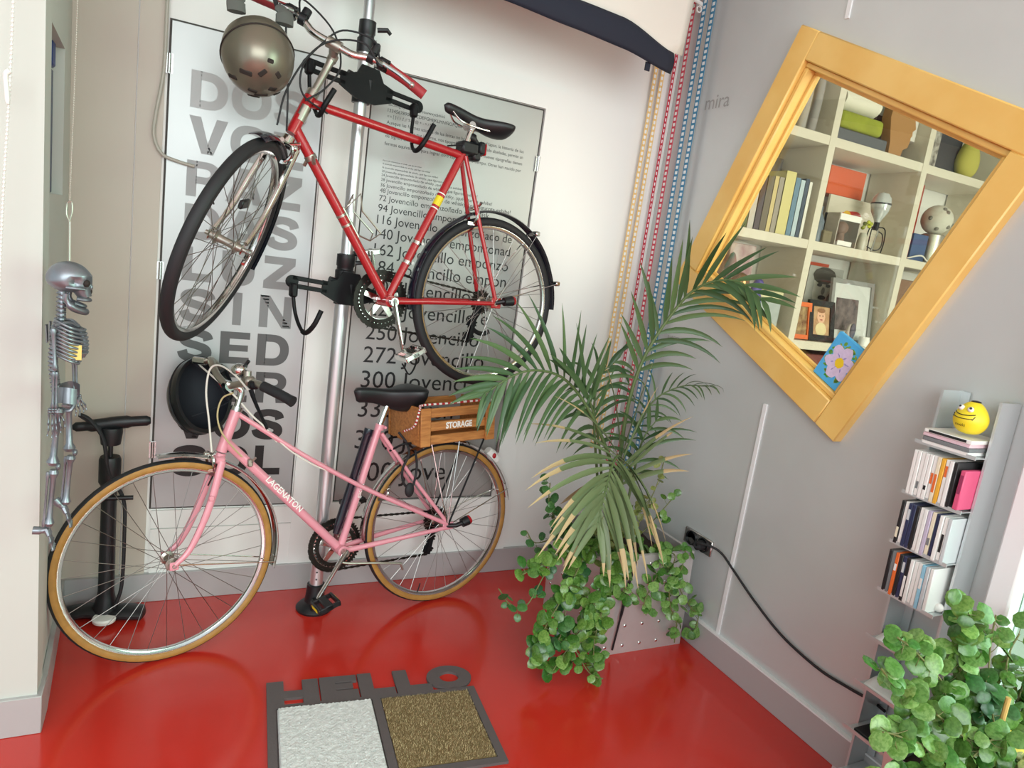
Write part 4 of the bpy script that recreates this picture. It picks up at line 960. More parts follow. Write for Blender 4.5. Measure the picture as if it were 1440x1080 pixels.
for s in (-1, 1):
    mb.grid(lambda i, j, s=s: pc+V((-.020+.044*i, s*(.014+.022*math.sin(PI*i*.8)+.006*j), .020-.038*j+.006*math.sin(PI*i))), 8, 7)
    mb.tube(spl([pc+V((.020, s*.010, -.012)), pc+V((.010, s*.022, -.034)), pc+V((-.012, s*.018, -.032))], 4), .005, 8)
mb.ball(pc+V((-.018, 0, 0)), (.011, .014, .020), nu=12, nv=8); mb.tube([pc+V((.022, -.014, -.014)), pc+V((.022, .014, -.014))], .006, 8); sk_b(mb, 'pelvis')
def bone(mb, a, b, r, e=1.7):
    a, b = V(a), V(b); n = 6; d = b-a
    mb.tube([a, a+d*.06, a+d*.16, a+d*.5, a+d*.84, a+d*.94, b], [r*e*.7, r*e, r*1.05, r*.9, r*1.05, r*e, r*e*.7], 10)
for s, q in ((-1, dict(sh=(-2.292, 1.087), el=(-2.286, .965), wr=(-2.287, .852), hd=(-2.286, .745), hip=(-2.277, .85), kn=(-2.291, .672), an=(-2.303, .478), heel=(-2.338, .466), toe=(-2.283, .402))),
             (1, dict(sh=(-2.272, 1.085), el=(-2.250, .985), wr=(-2.246, .87), hd=(-2.238, .785), hip=(-2.262, .855), kn=(-2.256, .695), an=(-2.268, .522), heel=(-2.292, .538), toe=(-2.246, .448)))):
    oy = s*.040
    mb = MB(); bone(mb, K_(*q['sh'], oy), K_(*q['el'], oy), .0045); sk_b(mb, 'upper_arm')
    mb = MB(); bone(mb, K_(*q['el'], oy)+V((-.003, 0, -.004)), K_(*q['wr'], oy)+V((-.003, 0, 0)), .003); bone(mb, K_(*q['el'], oy)+V((.003, 0, -.004)), K_(*q['wr'], oy)+V((.004, 0, 0)), .003); sk_b(mb, 'forearm')
    mb = MB(); w_ = K_(*q['wr'], oy); h_ = K_(*q['hd'], oy); d = h_-w_
    for i in range(2):
        for j in range(4): mb.ball(w_+d*(.04+.07*i)+V((-.009+.006*j, (j-1.5)*.001, 0)), .0045, nu=8, nv=6)
    for j in range(4):
        a = w_+d*.17+V((-.010+.0066*j, 0, 0)); ln = [.78, .83, .80, .68][j]; e = w_+d*ln+V((-.013+.009*j, s*.004, 0)); m1 = a+(e-a)*.45; m2 = a+(e-a)*.72+V((.002, s*.003, 0))
        bone(mb, a, m1, .0019); bone(mb, m1, m2, .0017); bone(mb, m2, e, .0014)
    a = w_+d*.14+V((.010, 0, 0)); bone(mb, a, a+d*.22+V((.010, -s*.004, 0)), .0019); bone(mb, a+d*.22+V((.010, -s*.004, 0)), a+d*.42+V((.012, -s*.004, 0)), .0016); sk_b(mb, 'hand')
    oy = s*.026
    mb = MB(); bone(mb, K_(*q['hip'], oy*1.2), K_(*q['kn'], oy), .0075, 1.9); sk_b(mb, 'thigh_bone')
    mb = MB(); k0 = K_(*q['kn'], oy)+V((0, 0, -.012)); a0 = K_(*q['an'], oy); mb.ball(K_(*q['kn'], oy)+V((.012, 0, -.004)), (.006, .008, .009), nu=10, nv=8); bone(mb, k0+V((.003, 0, 0)), a0+V((.004, 0, 0)), .0065, 1.8); bone(mb, k0+V((-.008, s*.006, -.004)), a0+V((-.006, s*.004, 0)), .003); sk_b(mb, 'shin_bone')
    mb = MB(); hl = K_(*q['heel'], oy); to = K_(*q['toe'], oy)
    mb.tube(spl([hl, (hl+a0)/2+V((0, 0, -.006)), a0+V((.002, 0, -.010))], 4), [.010]*5+[.008]*4, 10)
    for j in range(5):
        o_ = V((0, (j-2)*.006, 0)); m_ = a0+(to-a0)*.62+o_; mb.tube([a0+o_*.4+V((0, 0, -.008)), a0+(to-a0)*.35+o_*.8], [.007, .005], 8); bone(mb, a0+(to-a0)*.33+o_*.8, m_, .003); bone(mb, m_, a0+(to-a0)*(1.0-.03*abs(j-1))+o_*1.2, .0024)
    sk_b(mb, 'foot')
mb = MB(); p = K_(-2.239, 1.018, -.03); mb.box(p, (.026, .002, .036)); tg = mb.build('paper_tag', 'tag_yellow', sk, world=True, smooth=False)
mb = MB(); top = c+V((0, 0, .044)); hk0 = K_(-2.264, 1.445)
mb.tube(spl([top, top+(hk0-top)*.6, hk0-V((0, 0, .045))], 4), .0018, 6); mb.tube(spl([hk0-V((0, 0, .045)), hk0+V((-.006, 0, -.03)), hk0+V((-.005, 0, -.005)), hk0+V((.003, 0, 0)), hk0+V((.005, 0, -.02)), hk0-V((0, 0, .045))], 4), .0016, 6); mb.build('hanging_loop', 'dull_alloy', sk, world=True)
def bead_chain(name, pts, r, gap, mat, label, extra=None):
    q = spl(pts, 12); mb = MB(); acc = 0; tgt = 0
    for a, b in zip(q, q[1:]):
        l = (b-a).length
        while acc+l >= tgt: mb.ball(a+(b-a)*((tgt-acc)/max(l, 1e-6)), r, nu=8, nv=6); tgt += gap
        acc += l
    mb.tube(q, r*.3, 5)
    return tag(mb.build(name, mat, None), label, 'chain')
bead_chain('bead_chain', [hk0, hk0+V((.006, 0, .35)), hk0+V((.012, 0, .9)), hk0+V((.014, .0, 1.55))], .0016, .0050, 'cable_grey', 'thin steel bead chain the silver skeleton hangs from')
bc = bead_chain('bead_chain', [V((-2.318, -.78, 3.0)), V((-2.318, -.775, 2.2)), V((-2.328, -.77, 1.75)), V((-2.343, -.77, 1.41)), V((-2.356, -.775, .95))], .0034, .0095, 'white_plastic', 'white roller blind bead chain hanging in front of the left pillar')
mb = MB(); mb.tube(spl([(-2.330, -.774, 1.71), (-2.337, -.774, 1.70), (-2.335, -.774, 1.67), (-2.333, -.774, 1.64)], 4), [.006]*4+[.005]*8+[.003], 10); mb.build('chain_connector', 'white_plastic', bc)
# things in the niche
ni = wl(.40, 1.462, .05); mb = MB(); mb.box(ni+V((0, 0, .17)), (.05, .07, .34), bev=.004); tag(mb.build('bottle_box', M_('slate_box', (84, 92, 112), .5), None), 'slate blue box standing in the niche of the left wall', 'box')
mb = MB(); mb.box(ni+V((0.006, 0, .378)), (.05, .06, .07), bev=.006); tag(mb.build('carton', M_('blue_carton', (40, 62, 120), .5), None), 'small blue carton on top of the slate box in the wall niche', 'box')

# ------------------------------------------------------------------ cable on the wall, tapes in the corner, hanging blind
mb = MB(); mb.tube(spl([(-2.046, -.022, 3.05), (-2.047, -.022, 2.4), (-2.048, -.022, 2.05), (-2.050, -.022, 1.90), (-2.068, -.024, 1.76), (-2.070, -.024, 1.69), (-2.045, -.024, 1.64), (-2.00, -.020, 1.625), (-1.945, -.016, 1.617)], 8), .006, 8)
tag(mb.build('wall_cable', 'cable_grey', None), 'pale grey cable hanging down the back wall to the lettered door', 'cable')
def tape(name, a, b, wdir, wd_, mat, label):
    a, b = V(a), V(b); L = (b-a).length; d = (b-a)/L; s = V(wdir).normalized(); n = d.cross(s)
    mb = MB(); k = int(L/.0235)
    for e in (-1, 1): mb.box((0, 0, 0), (.0045, L, .002), axes((a+b)/2+s*e*(wd_/2-.002), s, d, s.cross(d)))
    for i in range(k+1): mb.box((0, 0, 0), (wd_-.006, .0095, .002), axes(a+d*(i*L/k), s, d, s.cross(d)))
    mb.mi = 1; mb.box((0, 0, 0), (wd_-.004, L, .0008), axes((a+b)/2, s, d, s.cross(d)))
    return tag(mb.build(name, [mat, 'tape_white'], None, smooth=False), label, 'ribbon', 'ladder ribbons in the corner')
tape('ladder_ribbon', (-.150, -.03, .62), (-.134, -.03, 2.9), (1, 0, 0), .019, 'tape_yellow', 'yellow ladder ribbon in the corner, nearer the poster door')
tape('ladder_ribbon', (-.112, -.03, .62), (-.096, -.03, 2.9), (1, 0, 0), .019, 'tape_yellow', 'yellow ladder ribbon in the corner, beside the thin red one')
tape('ladder_ribbon', (-.046, -.03, .55), (-.042, -.03, 2.9), (1, 0, 0), .014, 'tape_crimson', 'narrow red ladder ribbon right next to the yellow pair in the corner')
tape('ladder_ribbon', (-.03, -.090, .55), (-.03, -.076, 2.9), (0, 1, 0), .024, 'tape_red', 'wider pinkish red ladder ribbon beside the blue pair in the corner')
tape('ladder_ribbon', (-.03, -.163, .55), (-.03, -.150, 2.9), (0, 1, 0), .026, 'tape_blue', 'blue ladder ribbon in the corner, next to the wide red one')
tape('ladder_ribbon', (-.03, -.222, .55), (-.03, -.208, 2.9), (0, 1, 0), .026, 'tape_blue', 'blue ladder ribbon in the corner, nearest the yellow window frame')
mb = MB(); mb.cyl((-.19, -.06, 2.905), (-.02, -.06, 2.905), .006, 10); mb.cyl((-.024, -.25, 2.905), (-.024, -.05, 2.905), .006, 10); tag(mb.build('ribbon_rail', 'white_plastic', None), 'white rail the ladder ribbons hang from', 'rail')
mb = MB(); mb.tube(spl([(-.115, -.13, 2.62), (-.07, -.13, 2.63), (-.02, -.13, 2.62)], 4), .008, 8); mb.revolve([(.010, -.004), (.014, -.004), (.014, .004), (.010, .004)], 18, Matrix.Translation((-.045, -.135, 2.598)) @ Matrix.Rotation(R(90), 4, 'X'), closed=True); tag(mb.build('blind_bracket', 'white_plastic', None), 'white hook bracket beside the blue ribbons at the blind', 'bracket')
bd = thing('hanging_blind', 'white cloth blind with a navy lower band sagging above the doors', 'blind', (-1.2, -.4, 2.3))
def lerp(tab, x):
    if x <= tab[0][0]: return tab[0][1]
    for (a, b), (c_, d_) in zip(tab, tab[1:]):
        if x <= c_:
            t = (x-a)/(c_-a); t = t*t*(3-2*t)*.5+t*.5; return b+(d_-b)*t
    return tab[-1][1]
ZB = [(-2.2, 2.33), (-1.5, 2.300), (-1.09, 2.284), (-.815, 2.263), (-.572, 2.252), (-.345, 2.222)]
ZT = [(-2.2, 2.43), (-1.5, 2.395), (-1.09, 2.375), (-.80, 2.358), (-.59, 2.350), (-.354, 2.296)]
def sag(x): return lerp(ZT, x)-.03
mb = MB(); mb.grid(lambda i, j: V((-2.2+1.905*i, -.40-.02*math.sin(9*i)*(1-j)-.03*math.sin(3*i), sag(-2.2+1.905*i)+.012+.70*j if i < .97 else 2.30+.712*j)) + V((.05*j*i, 0, 0)), 60, 16)
cl = mb.build('cloth', 'canvas_white', bd, world=True); s_ = cl.modifiers.new('thickness', 'SOLIDIFY'); s_.thickness = .003
mb = MB(); mb.grid(lambda i, j: V((-2.2+1.857*i, -.412-.02*math.sin(9*i)*.9-.03*math.sin(3*i)-.012*math.sin(PI*j), lerp(ZT, -2.2+1.857*i)+(lerp(ZB, -2.2+1.857*i)-lerp(ZT, -2.2+1.857*i)+.004*math.sin(12*i))*j)), 60, 8)
cl = mb.build('navy_band', 'navy_cloth', bd, world=True); s_ = cl.modifiers.new('thickness', 'SOLIDIFY'); s_.thickness = .003
mb = MB(); mb.box((-.452, -.425, 2.222), (.022, .004, .03)); mb.build('strap_end', 'navy_cloth', bd, world=True)
mb = MB(); mb.cyl((-2.25, -.40, 3.02), (-.2, -.40, 3.02), .022, 16); mb.build('roller', 'white_plastic', bd, world=True)
# ------------------------------------------------------------------ HELLO doormat
ang = math.atan2(-0.693+0.629, -0.998+1.667)
dm = thing('doormat', 'grey HELLO doormat with one white and one brown pad on the red floor', 'doormat', Matrix.Translation((-1.667, -0.632, 0)) @ Matrix.Rotation(ang, 4, 'Z'))
W_, D_, LH = .672, .478, .118; T_ = .009
def mbox(mb, x0, x1, y0, y1, t=T_, z0=0.0, bev=0): mb.box(((x0+x1)/2, (y0+y1)/2, z0+t/2), (x1-x0, y1-y0, t), bev=bev)
mb = MB()
mbox(mb, 0, W_, -LH-.014, -LH); mbox(mb, 0, W_, -D_, -D_+.024)
mbox(mb, 0, .026, -D_+.024, -LH-.014); mbox(mb, W_-.026, W_, -D_+.024, -LH-.014); mbox(mb, .322, .348, -D_+.024, -LH-.014)
mbox(mb, .026, .322, -D_+.024, -LH-.014, t=.004); mbox(mb, .348, W_-.026, -D_+.024, -LH-.014, t=.004)
base = mb.build('mat_base', 'mat_grey', dm, smooth=False)
def letter(rects):
    mb = MB()
    for r_ in rects: mbox(mb, *r_)
    return mb.build('letter', 'mat_grey', dm, smooth=False)
y0 = -LH
letter([(.000, .052, y0, 0), (.110, .160, y0, 0), (.052, .110, y0+.030, y0+.066)])
letter([(.165, .214, y0, .002), (.214, .285, -.030, .002), (.214, .270, -.066, -.038), (.214, .285, y0, -.074)])
letter([(.290, .336, y0, .004), (.336, .405, y0, y0+.036)]); letter([(.410, .458, y0, .004), (.458, .530, y0, y0+.036)])
mb = MB(); ell = lambda a, b: [(a*math.cos(2*PI*i/40), b*math.sin(2*PI*i/40)) for i in range(40)]
mb.ringplate(ell(.079, .064), ell(.034, .028), T_, Matrix.Translation((.600, -.056, 0))); mb.build('letter', 'mat_grey', dm, smooth=False)
mm('pad_white', (226, 228, 226), .95, bump=1.0, bscale=260, noise=.18, nscale=60)
mm('pad_brown', (124, 104, 68), .95, bump=.6, bscale=200)
random.seed(3)
mb = MB(); x0, x1, ya, yb = .030, .319, -D_+.028, -LH-.018
mb.grid(lambda i, j: V((x0+(x1-x0)*i, ya+(yb-ya)*j, .011+(.0035 if 0 < i < 1 and 0 < j < 1 else -.006)*1+random.uniform(-.0012, .0012)+.0014*(math.sin(i*290)*math.sin(j*330)))), 70, 80)
mb.build('white_pad', 'pad_white', dm)
x0, x1 = .351, W_-.029
mb = MB(); mbox(mb, x0, x1, ya, yb, t=.008); cp = mb.build('brown_pad', 'pad_brown', dm, smooth=False)
mb = MB()
for i in range(14000):
    p = V((random.uniform(x0, x1), random.uniform(ya, yb), .007)); a = random.uniform(0, 2*PI); l = random.uniform(.005, .009); d = V((math.cos(a)*.6, math.sin(a)*.6, 1)).normalized()*l; s = V((-math.sin(a), math.cos(a), 0))*.0009
    f0 = len(mb.bm.faces); mb.poly([p-s, p+s, p+d])
o = mb.build('bristles', 'coir', cp, smooth=False, keepnormals=True); o['kind'] = 'stuff'

# ------------------------------------------------------------------ metal planter, palm, trailing plant
pl = thing('planter', 'square riveted metal planter in the corner of the red floor', 'planter', (-.28, -.55, 0))
mb = MB()
def ringbox(z, hx, hy, ox=0): return [V((ox-hx, -hy, z)), V((ox+hx, -hy, z)), V((ox+hx, hy, z)), V((ox-hx, hy, z))]
levels = [ringbox(0, .213, .205, .01), ringbox(.415, .212, .210, -.012), ringbox(.415, .198, .196, -.012), ringbox(.30, .198, .194, -.008)]
f0, v0 = mb.mark(); G = [[mb.bm.verts.new(p) for p in lv] for lv in levels]
for a_, b_ in zip(G, G[1:]):
    for i in range(4): mb.bm.faces.new((a_[i], a_[(i+1) % 4], b_[(i+1) % 4], b_[i]))
mb.bm.faces.new(G[0][::-1]); mb._done(f0)
mb.build('body', 'planter_metal', pl, smooth=False)
mb = MB()
for r_ in range(5):
    for c_ in range(5):
        z = .035+.086*r_; x = -.165+.083*c_+.010-.02*(z/.41)
        mb.ball((x, -.2055-.005*(z/.41), z), (.0075, .004, .0075), nu=10, nv=6)
        mb.ball((-.2035-.018*(z/.41), -.165+.083*c_, z), (.004, .0075, .0075), nu=10, nv=6)
mb.build('rivets', 'chrome', pl)
mb = MB(); mb.grid(lambda i, j: V((-.205+.39*i, -.19+.38*j, .355+.012*math.sin(9*i)*math.sin(7*j)+random.uniform(-.006, .006))), 18, 18); mb.build('soil', 'soil', pl)
mb = MB(); mb.tube(spl([(-.395, -.70, .37), (-.390, -.763, .438), (-.385, -.776, .40), (-.392, -.775, .30), (-.400, -.772, .16), (-.408, -.768, .03)], 6), [.012]*8+[.009]*8+[.006]*8+[.004]*7, 8); mb.ball((-.395, -.70, .41), (.024, .024, .020)); tag(mb.build('plant_stake', 'black_plastic', None), 'black rubber strip hanging down the front of the metal planter', 'strip')
random.seed(11)
def leaflet(mb, p, d, L, w_, droop, N, tipm=0.0, twist=0.0):
    n = 8; d = d.normalized(); pos = V(p); f0, v0 = mb.mark(); rows = []
    for i in range(n+1):
        t = i/n; s = d.cross(N)
        if s.length < 1e-4: s = d.orthogonal()
        s.normalize(); nn = s.cross(d).normalized()
        ww = w_*(0.35+0.65*min(1, t/.25))*(1-t**2.2)**.9+.0004
        q = pos.copy()
        if q.x > -.02: q.x = -.02
        rows.append([mb.bm.verts.new(q-s*ww/2+nn*ww*.22), mb.bm.verts.new(q), mb.bm.verts.new(q+s*ww/2+nn*ww*.22)])
        pos = pos+d*(L/n); d = (d+V((0, 0, -1))*droop/n).normalized()
    for i in range(n):
        for k in (0, 1):
            f = mb.bm.faces.new((rows[i][k], rows[i][k+1], rows[i+1][k+1], rows[i+1][k])); f.material_index = 1 if i/n >= 1-tipm else 0
def frond(parent, pts, N, t0, n, Ls, w_, ang, droop, leafm, tip=0.0, rad=.006, jit=.15, sides=(1, -1)):
    q = spl(pts, 10); N = V(N).normalized(); mb = MB(); L = [0]
    for a, b in zip(q, q[1:]): L.append(L[-1]+(b-a).length)
    def at(t):
        x = t*L[-1]
        for i in range(len(q)-1):
            if L[i+1] >= x: return q[i]+(q[i+1]-q[i])*((x-L[i])/max(1e-6, L[i+1]-L[i])), (q[i+1]-q[i]).normalized()
        return q[-1], (q[-1]-q[-2]).normalized()
    for i in range(n):
        t = i/(n-1); p, T = at(t0+(1-t0)*t)
        for s in sides:
            Ns = N-T*N.dot(T); Ns.normalize(); sd = T.cross(Ns)*s
            a = R(ang[0]+(ang[1]-ang[0])*t+random.uniform(-7, 7))
            Li = (Ls[0]*(1-t)**1.0+Ls[2]*t)*.5+Ls[1]*math.sin(PI*(.15+.75*t))*.75 if len(Ls) == 3 else Ls[0]
            dr = droop[0 if s > 0 else 1]*random.uniform(.7, 1.3)
            leaflet(mb, p, T*math.cos(a)+sd*math.sin(a)+Ns*(.18+random.uniform(-jit, jit)), Li*random.uniform(.88, 1.08), w_*random.uniform(.85, 1.1), dr, Ns, tip*random.uniform(.7, 1.2))
    fm = len(mb.bm.faces)
    mb.mi = 2; k = len(q); mb.tube(q, [rad*(1-.75*i/(k-1))+.0008 for i in range(k)], 8)
    return mb.build('frond', [leafm, 'palm_tip', 'palm_stem'], parent, world=True, angle=60, keepnormals=True)
pa = thing('palm', 'tall green palm with arching fronds, some tips browned, in the metal planter', 'plant', (-.30, -.52, .36))
frond(pa, [(-.30, -.50, .37), (-.325, -.50, .70), (-.338, -.51, .95), (-.312, -.53, 1.16), (-.235, -.585, 1.375), (-.19, -.66, 1.465), (-.135, -.76, 1.49), (-.10, -.86, 1.44)], (-.35, -1, .25), .52, 17, (.26, .27, .14), .024, (44, 22), (.9, .25), 'palm_green', rad=.009)
frond(pa, [(-.33, -.52, .37), (-.37, -.52, .66), (-.435, -.53, .79), (-.55, -.53, .945), (-.675, -.54, 1.048), (-.80, -.55, 1.075), (-.90, -.56, 1.05), (-1.0, -.57, .985)], (.1, -1, .35), .55, 17, (.28, .27, .15), .023, (62, 26), (.5, 1.5), 'palm_green', tip=.10, rad=.008)
frond(pa, [(-.36, -.50, .37), (-.40, -.49, .66), (-.47, -.50, .86), (-.555, -.52, 1.0), (-.62, -.53, 1.05)], (0, -1, .2), .72, 4, (.24, .26, .24), .023, (30, 12), (.2, .2), 'palm_green', rad=.006)
frond(pa, [(-.32, -.46, .37), (-.40, -.43, .72), (-.44, -.42, .93), (-.42, -.41, 1.05), (-.36, -.40, 1.10)], (.2, -1, .3), .5, 11, (.22, .22, .13), .021, (60, 30), (1.6, 1.2), 'palm_green', rad=.006)
frond(pa, [(-.31, -.56, .37), (-.34, -.56, .62), (-.40, -.60, .755), (-.48, -.67, .765), (-.555, -.75, .68), (-.60, -.80, .58)], (-.15, -.75, .65), .34, 24, (.34, .36, .24), .026, (66, 26), (.75, .85), 'palm_dry', tip=.42, rad=.008)
frond(pa, [(-.29, -.46, .37), (-.27, -.45, .70), (-.25, -.49, .86), (-.21, -.51, .975), (-.13, -.56, 1.045), (-.07, -.65, 1.07)], (.2, -.5, .9), .50, 14, (.09, .13, .09), .010, (55, 25), (1.5, 1.2), 'palm_green', rad=.005)
frond(pa, [(-.28, -.54, .37), (-.275, -.54, .68), (-.265, -.55, .82), (-.235, -.57, .90)], (-.3, -1, .3), .55, 6, (.17, .20, .13), .018, (60, 25), (1.0, 1.0), 'palm_green', rad=.006)
random.seed(5)
def round_leaf(mb, c, n, r, roll):
    n = V(n).normalized(); a = n.orthogonal().normalized(); b = n.cross(a); ca, sa = math.cos(roll), math.sin(roll); ex = a*ca+b*sa; ey = n.cross(ex)
    f0, v0 = mb.mark(); k = 10; ctr = mb.bm.verts.new(V(c)-n*r*.10)
    mid = [mb.bm.verts.new(V(c)+ex*(r*.62*math.cos(2*PI*i/k))+ey*(r*.58*math.sin(2*PI*i/k))+n*r*.06*(1 if i % 2 else .0)) for i in range(k)]
    out = [mb.bm.verts.new(V(c)+ex*(r*(1.0+.16*max(0, math.cos(2*PI*i/k))**6)*math.cos(2*PI*i/k))+ey*(r*.92*math.sin(2*PI*i/k))-n*r*.10+V((random.uniform(-.06, .06), random.uniform(-.06, .06), random.uniform(-.06, .06)))*r) for i in range(k)]
    for i in range(k):
        j = (i+1) % k; mb.bm.faces.new((ctr, mid[i], mid[j])); mb.bm.faces.new((mid[i], out[i], out[j], mid[j]))
    mb._done(f0)
def vine(parent, pts, dens, r, mats, view=(-.5, -.8, .5), spread=.042, xmax=-.02, zmin=.012):
    q = spl(pts, 8); mb = MB(); mb.mi = 1
    mb.tube(q, .0022, 6); L = sum((b-a).length for a, b in zip(q, q[1:])); n = max(3, int(L*dens)); step = L/n; acc = 0; tgt = step*.3; mb.mi = 0
    for a, b in zip(q, q[1:]):
        l = (b-a).length
        while acc+l >= tgt and l > 0:
            p = a+(b-a)*((tgt-acc)/l); o = V((random.gauss(0, 1), random.gauss(0, 1), random.gauss(0, 1))).normalized()*random.uniform(.4, 1)*spread
            c = p+o; c.x = min(c.x, xmax-.01); c.z = max(c.z, zmin)
            nrm = V(view).normalized()*1.0+V((random.gauss(0, .55), random.gauss(0, .55), random.gauss(0, .55)))+V((0, 0, .35))
            mb.mi = 1; mb.tube([p, (p+c)/2+V((0, 0, -.004)), c-nrm.normalized()*r*.12], .0009, 5); mb.mi = 0
            round_leaf(mb, c, nrm, r*random.uniform(.7, 1.15), random.uniform(0, 6.28)); tgt += step
        acc += l
    return mb.build('vine', mats, parent, world=True, angle=70, keepnormals=True)
tp = thing('trailing_plant', 'bushy round leaved trailing plant spilling over the left side of the metal planter', 'plant', (-.38, -.62, .36))
g, dk, ol, br = ['leaf_green', 'stem_green'], ['leaf_dark', 'stem_green'], ['leaf_olive', 'stem_green'], ['leaf_bright', 'stem_green']
for pts, de, r, m in [
 ([(-.42, -.70, .37), (-.50, -.79, .41), (-.58, -.84, .30), (-.66, -.86, .17), (-.74, -.88, .07)], 150, .023, g),
 ([(-.40, -.72, .37), (-.48, -.80, .42), (-.54, -.84, .28), (-.57, -.86, .14), (-.56, -.88, .04)], 150, .023, g),
 ([(-.44, -.62, .37), (-.56, -.72, .44), (-.68, -.80, .33), (-.78, -.84, .20), (-.80, -.86, .08)], 150, .023, g),
 ([(-.44, -.60, .37), (-.55, -.68, .42), (-.66, -.78, .30), (-.71, -.84, .16), (-.80, -.86, .12)], 140, .023, dk),
 ([(-.44, -.55, .37), (-.60, -.66, .45), (-.74, -.74, .38), (-.83, -.78, .27), (-.91, -.80, .30), (-.96, -.80, .36)], 38, .017, dk),
 ([(-.45, -.58, .37), (-.58, -.68, .46), (-.70, -.74, .45), (-.80, -.78, .42), (-.87, -.79, .40)], 140, .021, g),
 ([(-.46, -.60, .37), (-.56, -.66, .44), (-.62, -.72, .38), (-.60, -.80, .25), (-.52, -.84, .16)], 140, .021, g),
 ([(-.43, -.50, .37), (-.55, -.56, .44), (-.64, -.60, .50), (-.69, -.60, .58), (-.70, -.60, .66)], 110, .019, dk),
 ([(-.44, -.50, .37), (-.58, -.56, .42), (-.72, -.60, .42), (-.77, -.60, .47)], 42, .015, dk),
 ([(-.42, -.55, .37), (-.48, -.62, .46), (-.55, -.68, .50), (-.62, -.70, .47)], 130, .018, ol),
 ([(-.38, -.58, .37), (-.42, -.66, .45), (-.48, -.72, .47), (-.52, -.76, .42)], 130, .018, ol),
 ([(-.30, -.60, .37), (-.27, -.62, .48), (-.24, -.62, .56), (-.20, -.61, .66), (-.18, -.60, .76)], 40, .015, ol),
 ([(-.26, -.58, .37), (-.20, -.60, .46), (-.14, -.60, .53), (-.09, -.60, .59)], 55, .017, g),
 ([(-.28, -.50, .37), (-.24, -.52, .47), (-.20, -.54, .52), (-.16, -.54, .56)], 110, .017, ol),
 ([(-.34, -.52, .37), (-.33, -.58, .45), (-.30, -.62, .50), (-.33, -.66, .47)], 130, .018, ol),
 ([(-.24, -.68, .37), (-.25, -.78, .43), (-.28, -.80, .36), (-.33, -.81, .25), (-.31, -.81, .19)], 95, .021, br),
 ([(-.22, -.68, .37), (-.20, -.78, .42), (-.22, -.80, .34), (-.20, -.81, .22), (-.15, -.81, .14), (-.14, -.81, .05)], 90, .020, br),
 ([(-.16, -.66, .37), (-.13, -.76, .42), (-.16, -.79, .30), (-.08, -.80, .19), (-.03, -.80, .15), (-.05, -.81, .05)], 80, .020, br),
 ([(-.40, -.68, .37), (-.42, -.78, .42), (-.44, -.80, .33), (-.38, -.80, .28)], 95, .020, br),
 ([(-.66, -.86, .14), (-.60, -.90, .05), (-.55, -.92, .03)], 55, .020, g),
]:
    vine(tp, pts, de, r, m)
# ------------------------------------------------------------------ plant by the disc tower
pp = thing('planter', 'grey planter standing by the disc tower on the right wall', 'planter', (-.21, -1.99, 0))
mb = MB(); levels = [ringbox(0, .15, .15), ringbox(.41, .17, .17), ringbox(.41, .158, .158), ringbox(.34, .155, .155)]
f0, v0 = mb.mark(); G = [[mb.bm.verts.new(p) for p in lv] for lv in levels]
for a_, b_ in zip(G, G[1:]):
    for i in range(4): mb.bm.faces.new((a_[i], a_[(i+1) % 4], b_[(i+1) % 4], b_[i]))
mb.bm.faces.new(G[0][::-1]); mb._done(f0); mb.build('body', 'planter_metal', pp, smooth=False)
mb = MB(); mb.grid(lambda i, j: V((-.157+.314*i, -.157+.314*j, .385+random.uniform(-.006, .006))), 14, 14); mb.build('soil', 'soil', pp)
fgp = thing('trailing_plant', 'bright round leaved plant in front of the disc tower, nearest the viewer', 'plant', (-.25, -1.97, .42))
vw = (-.75, -.45, .45)
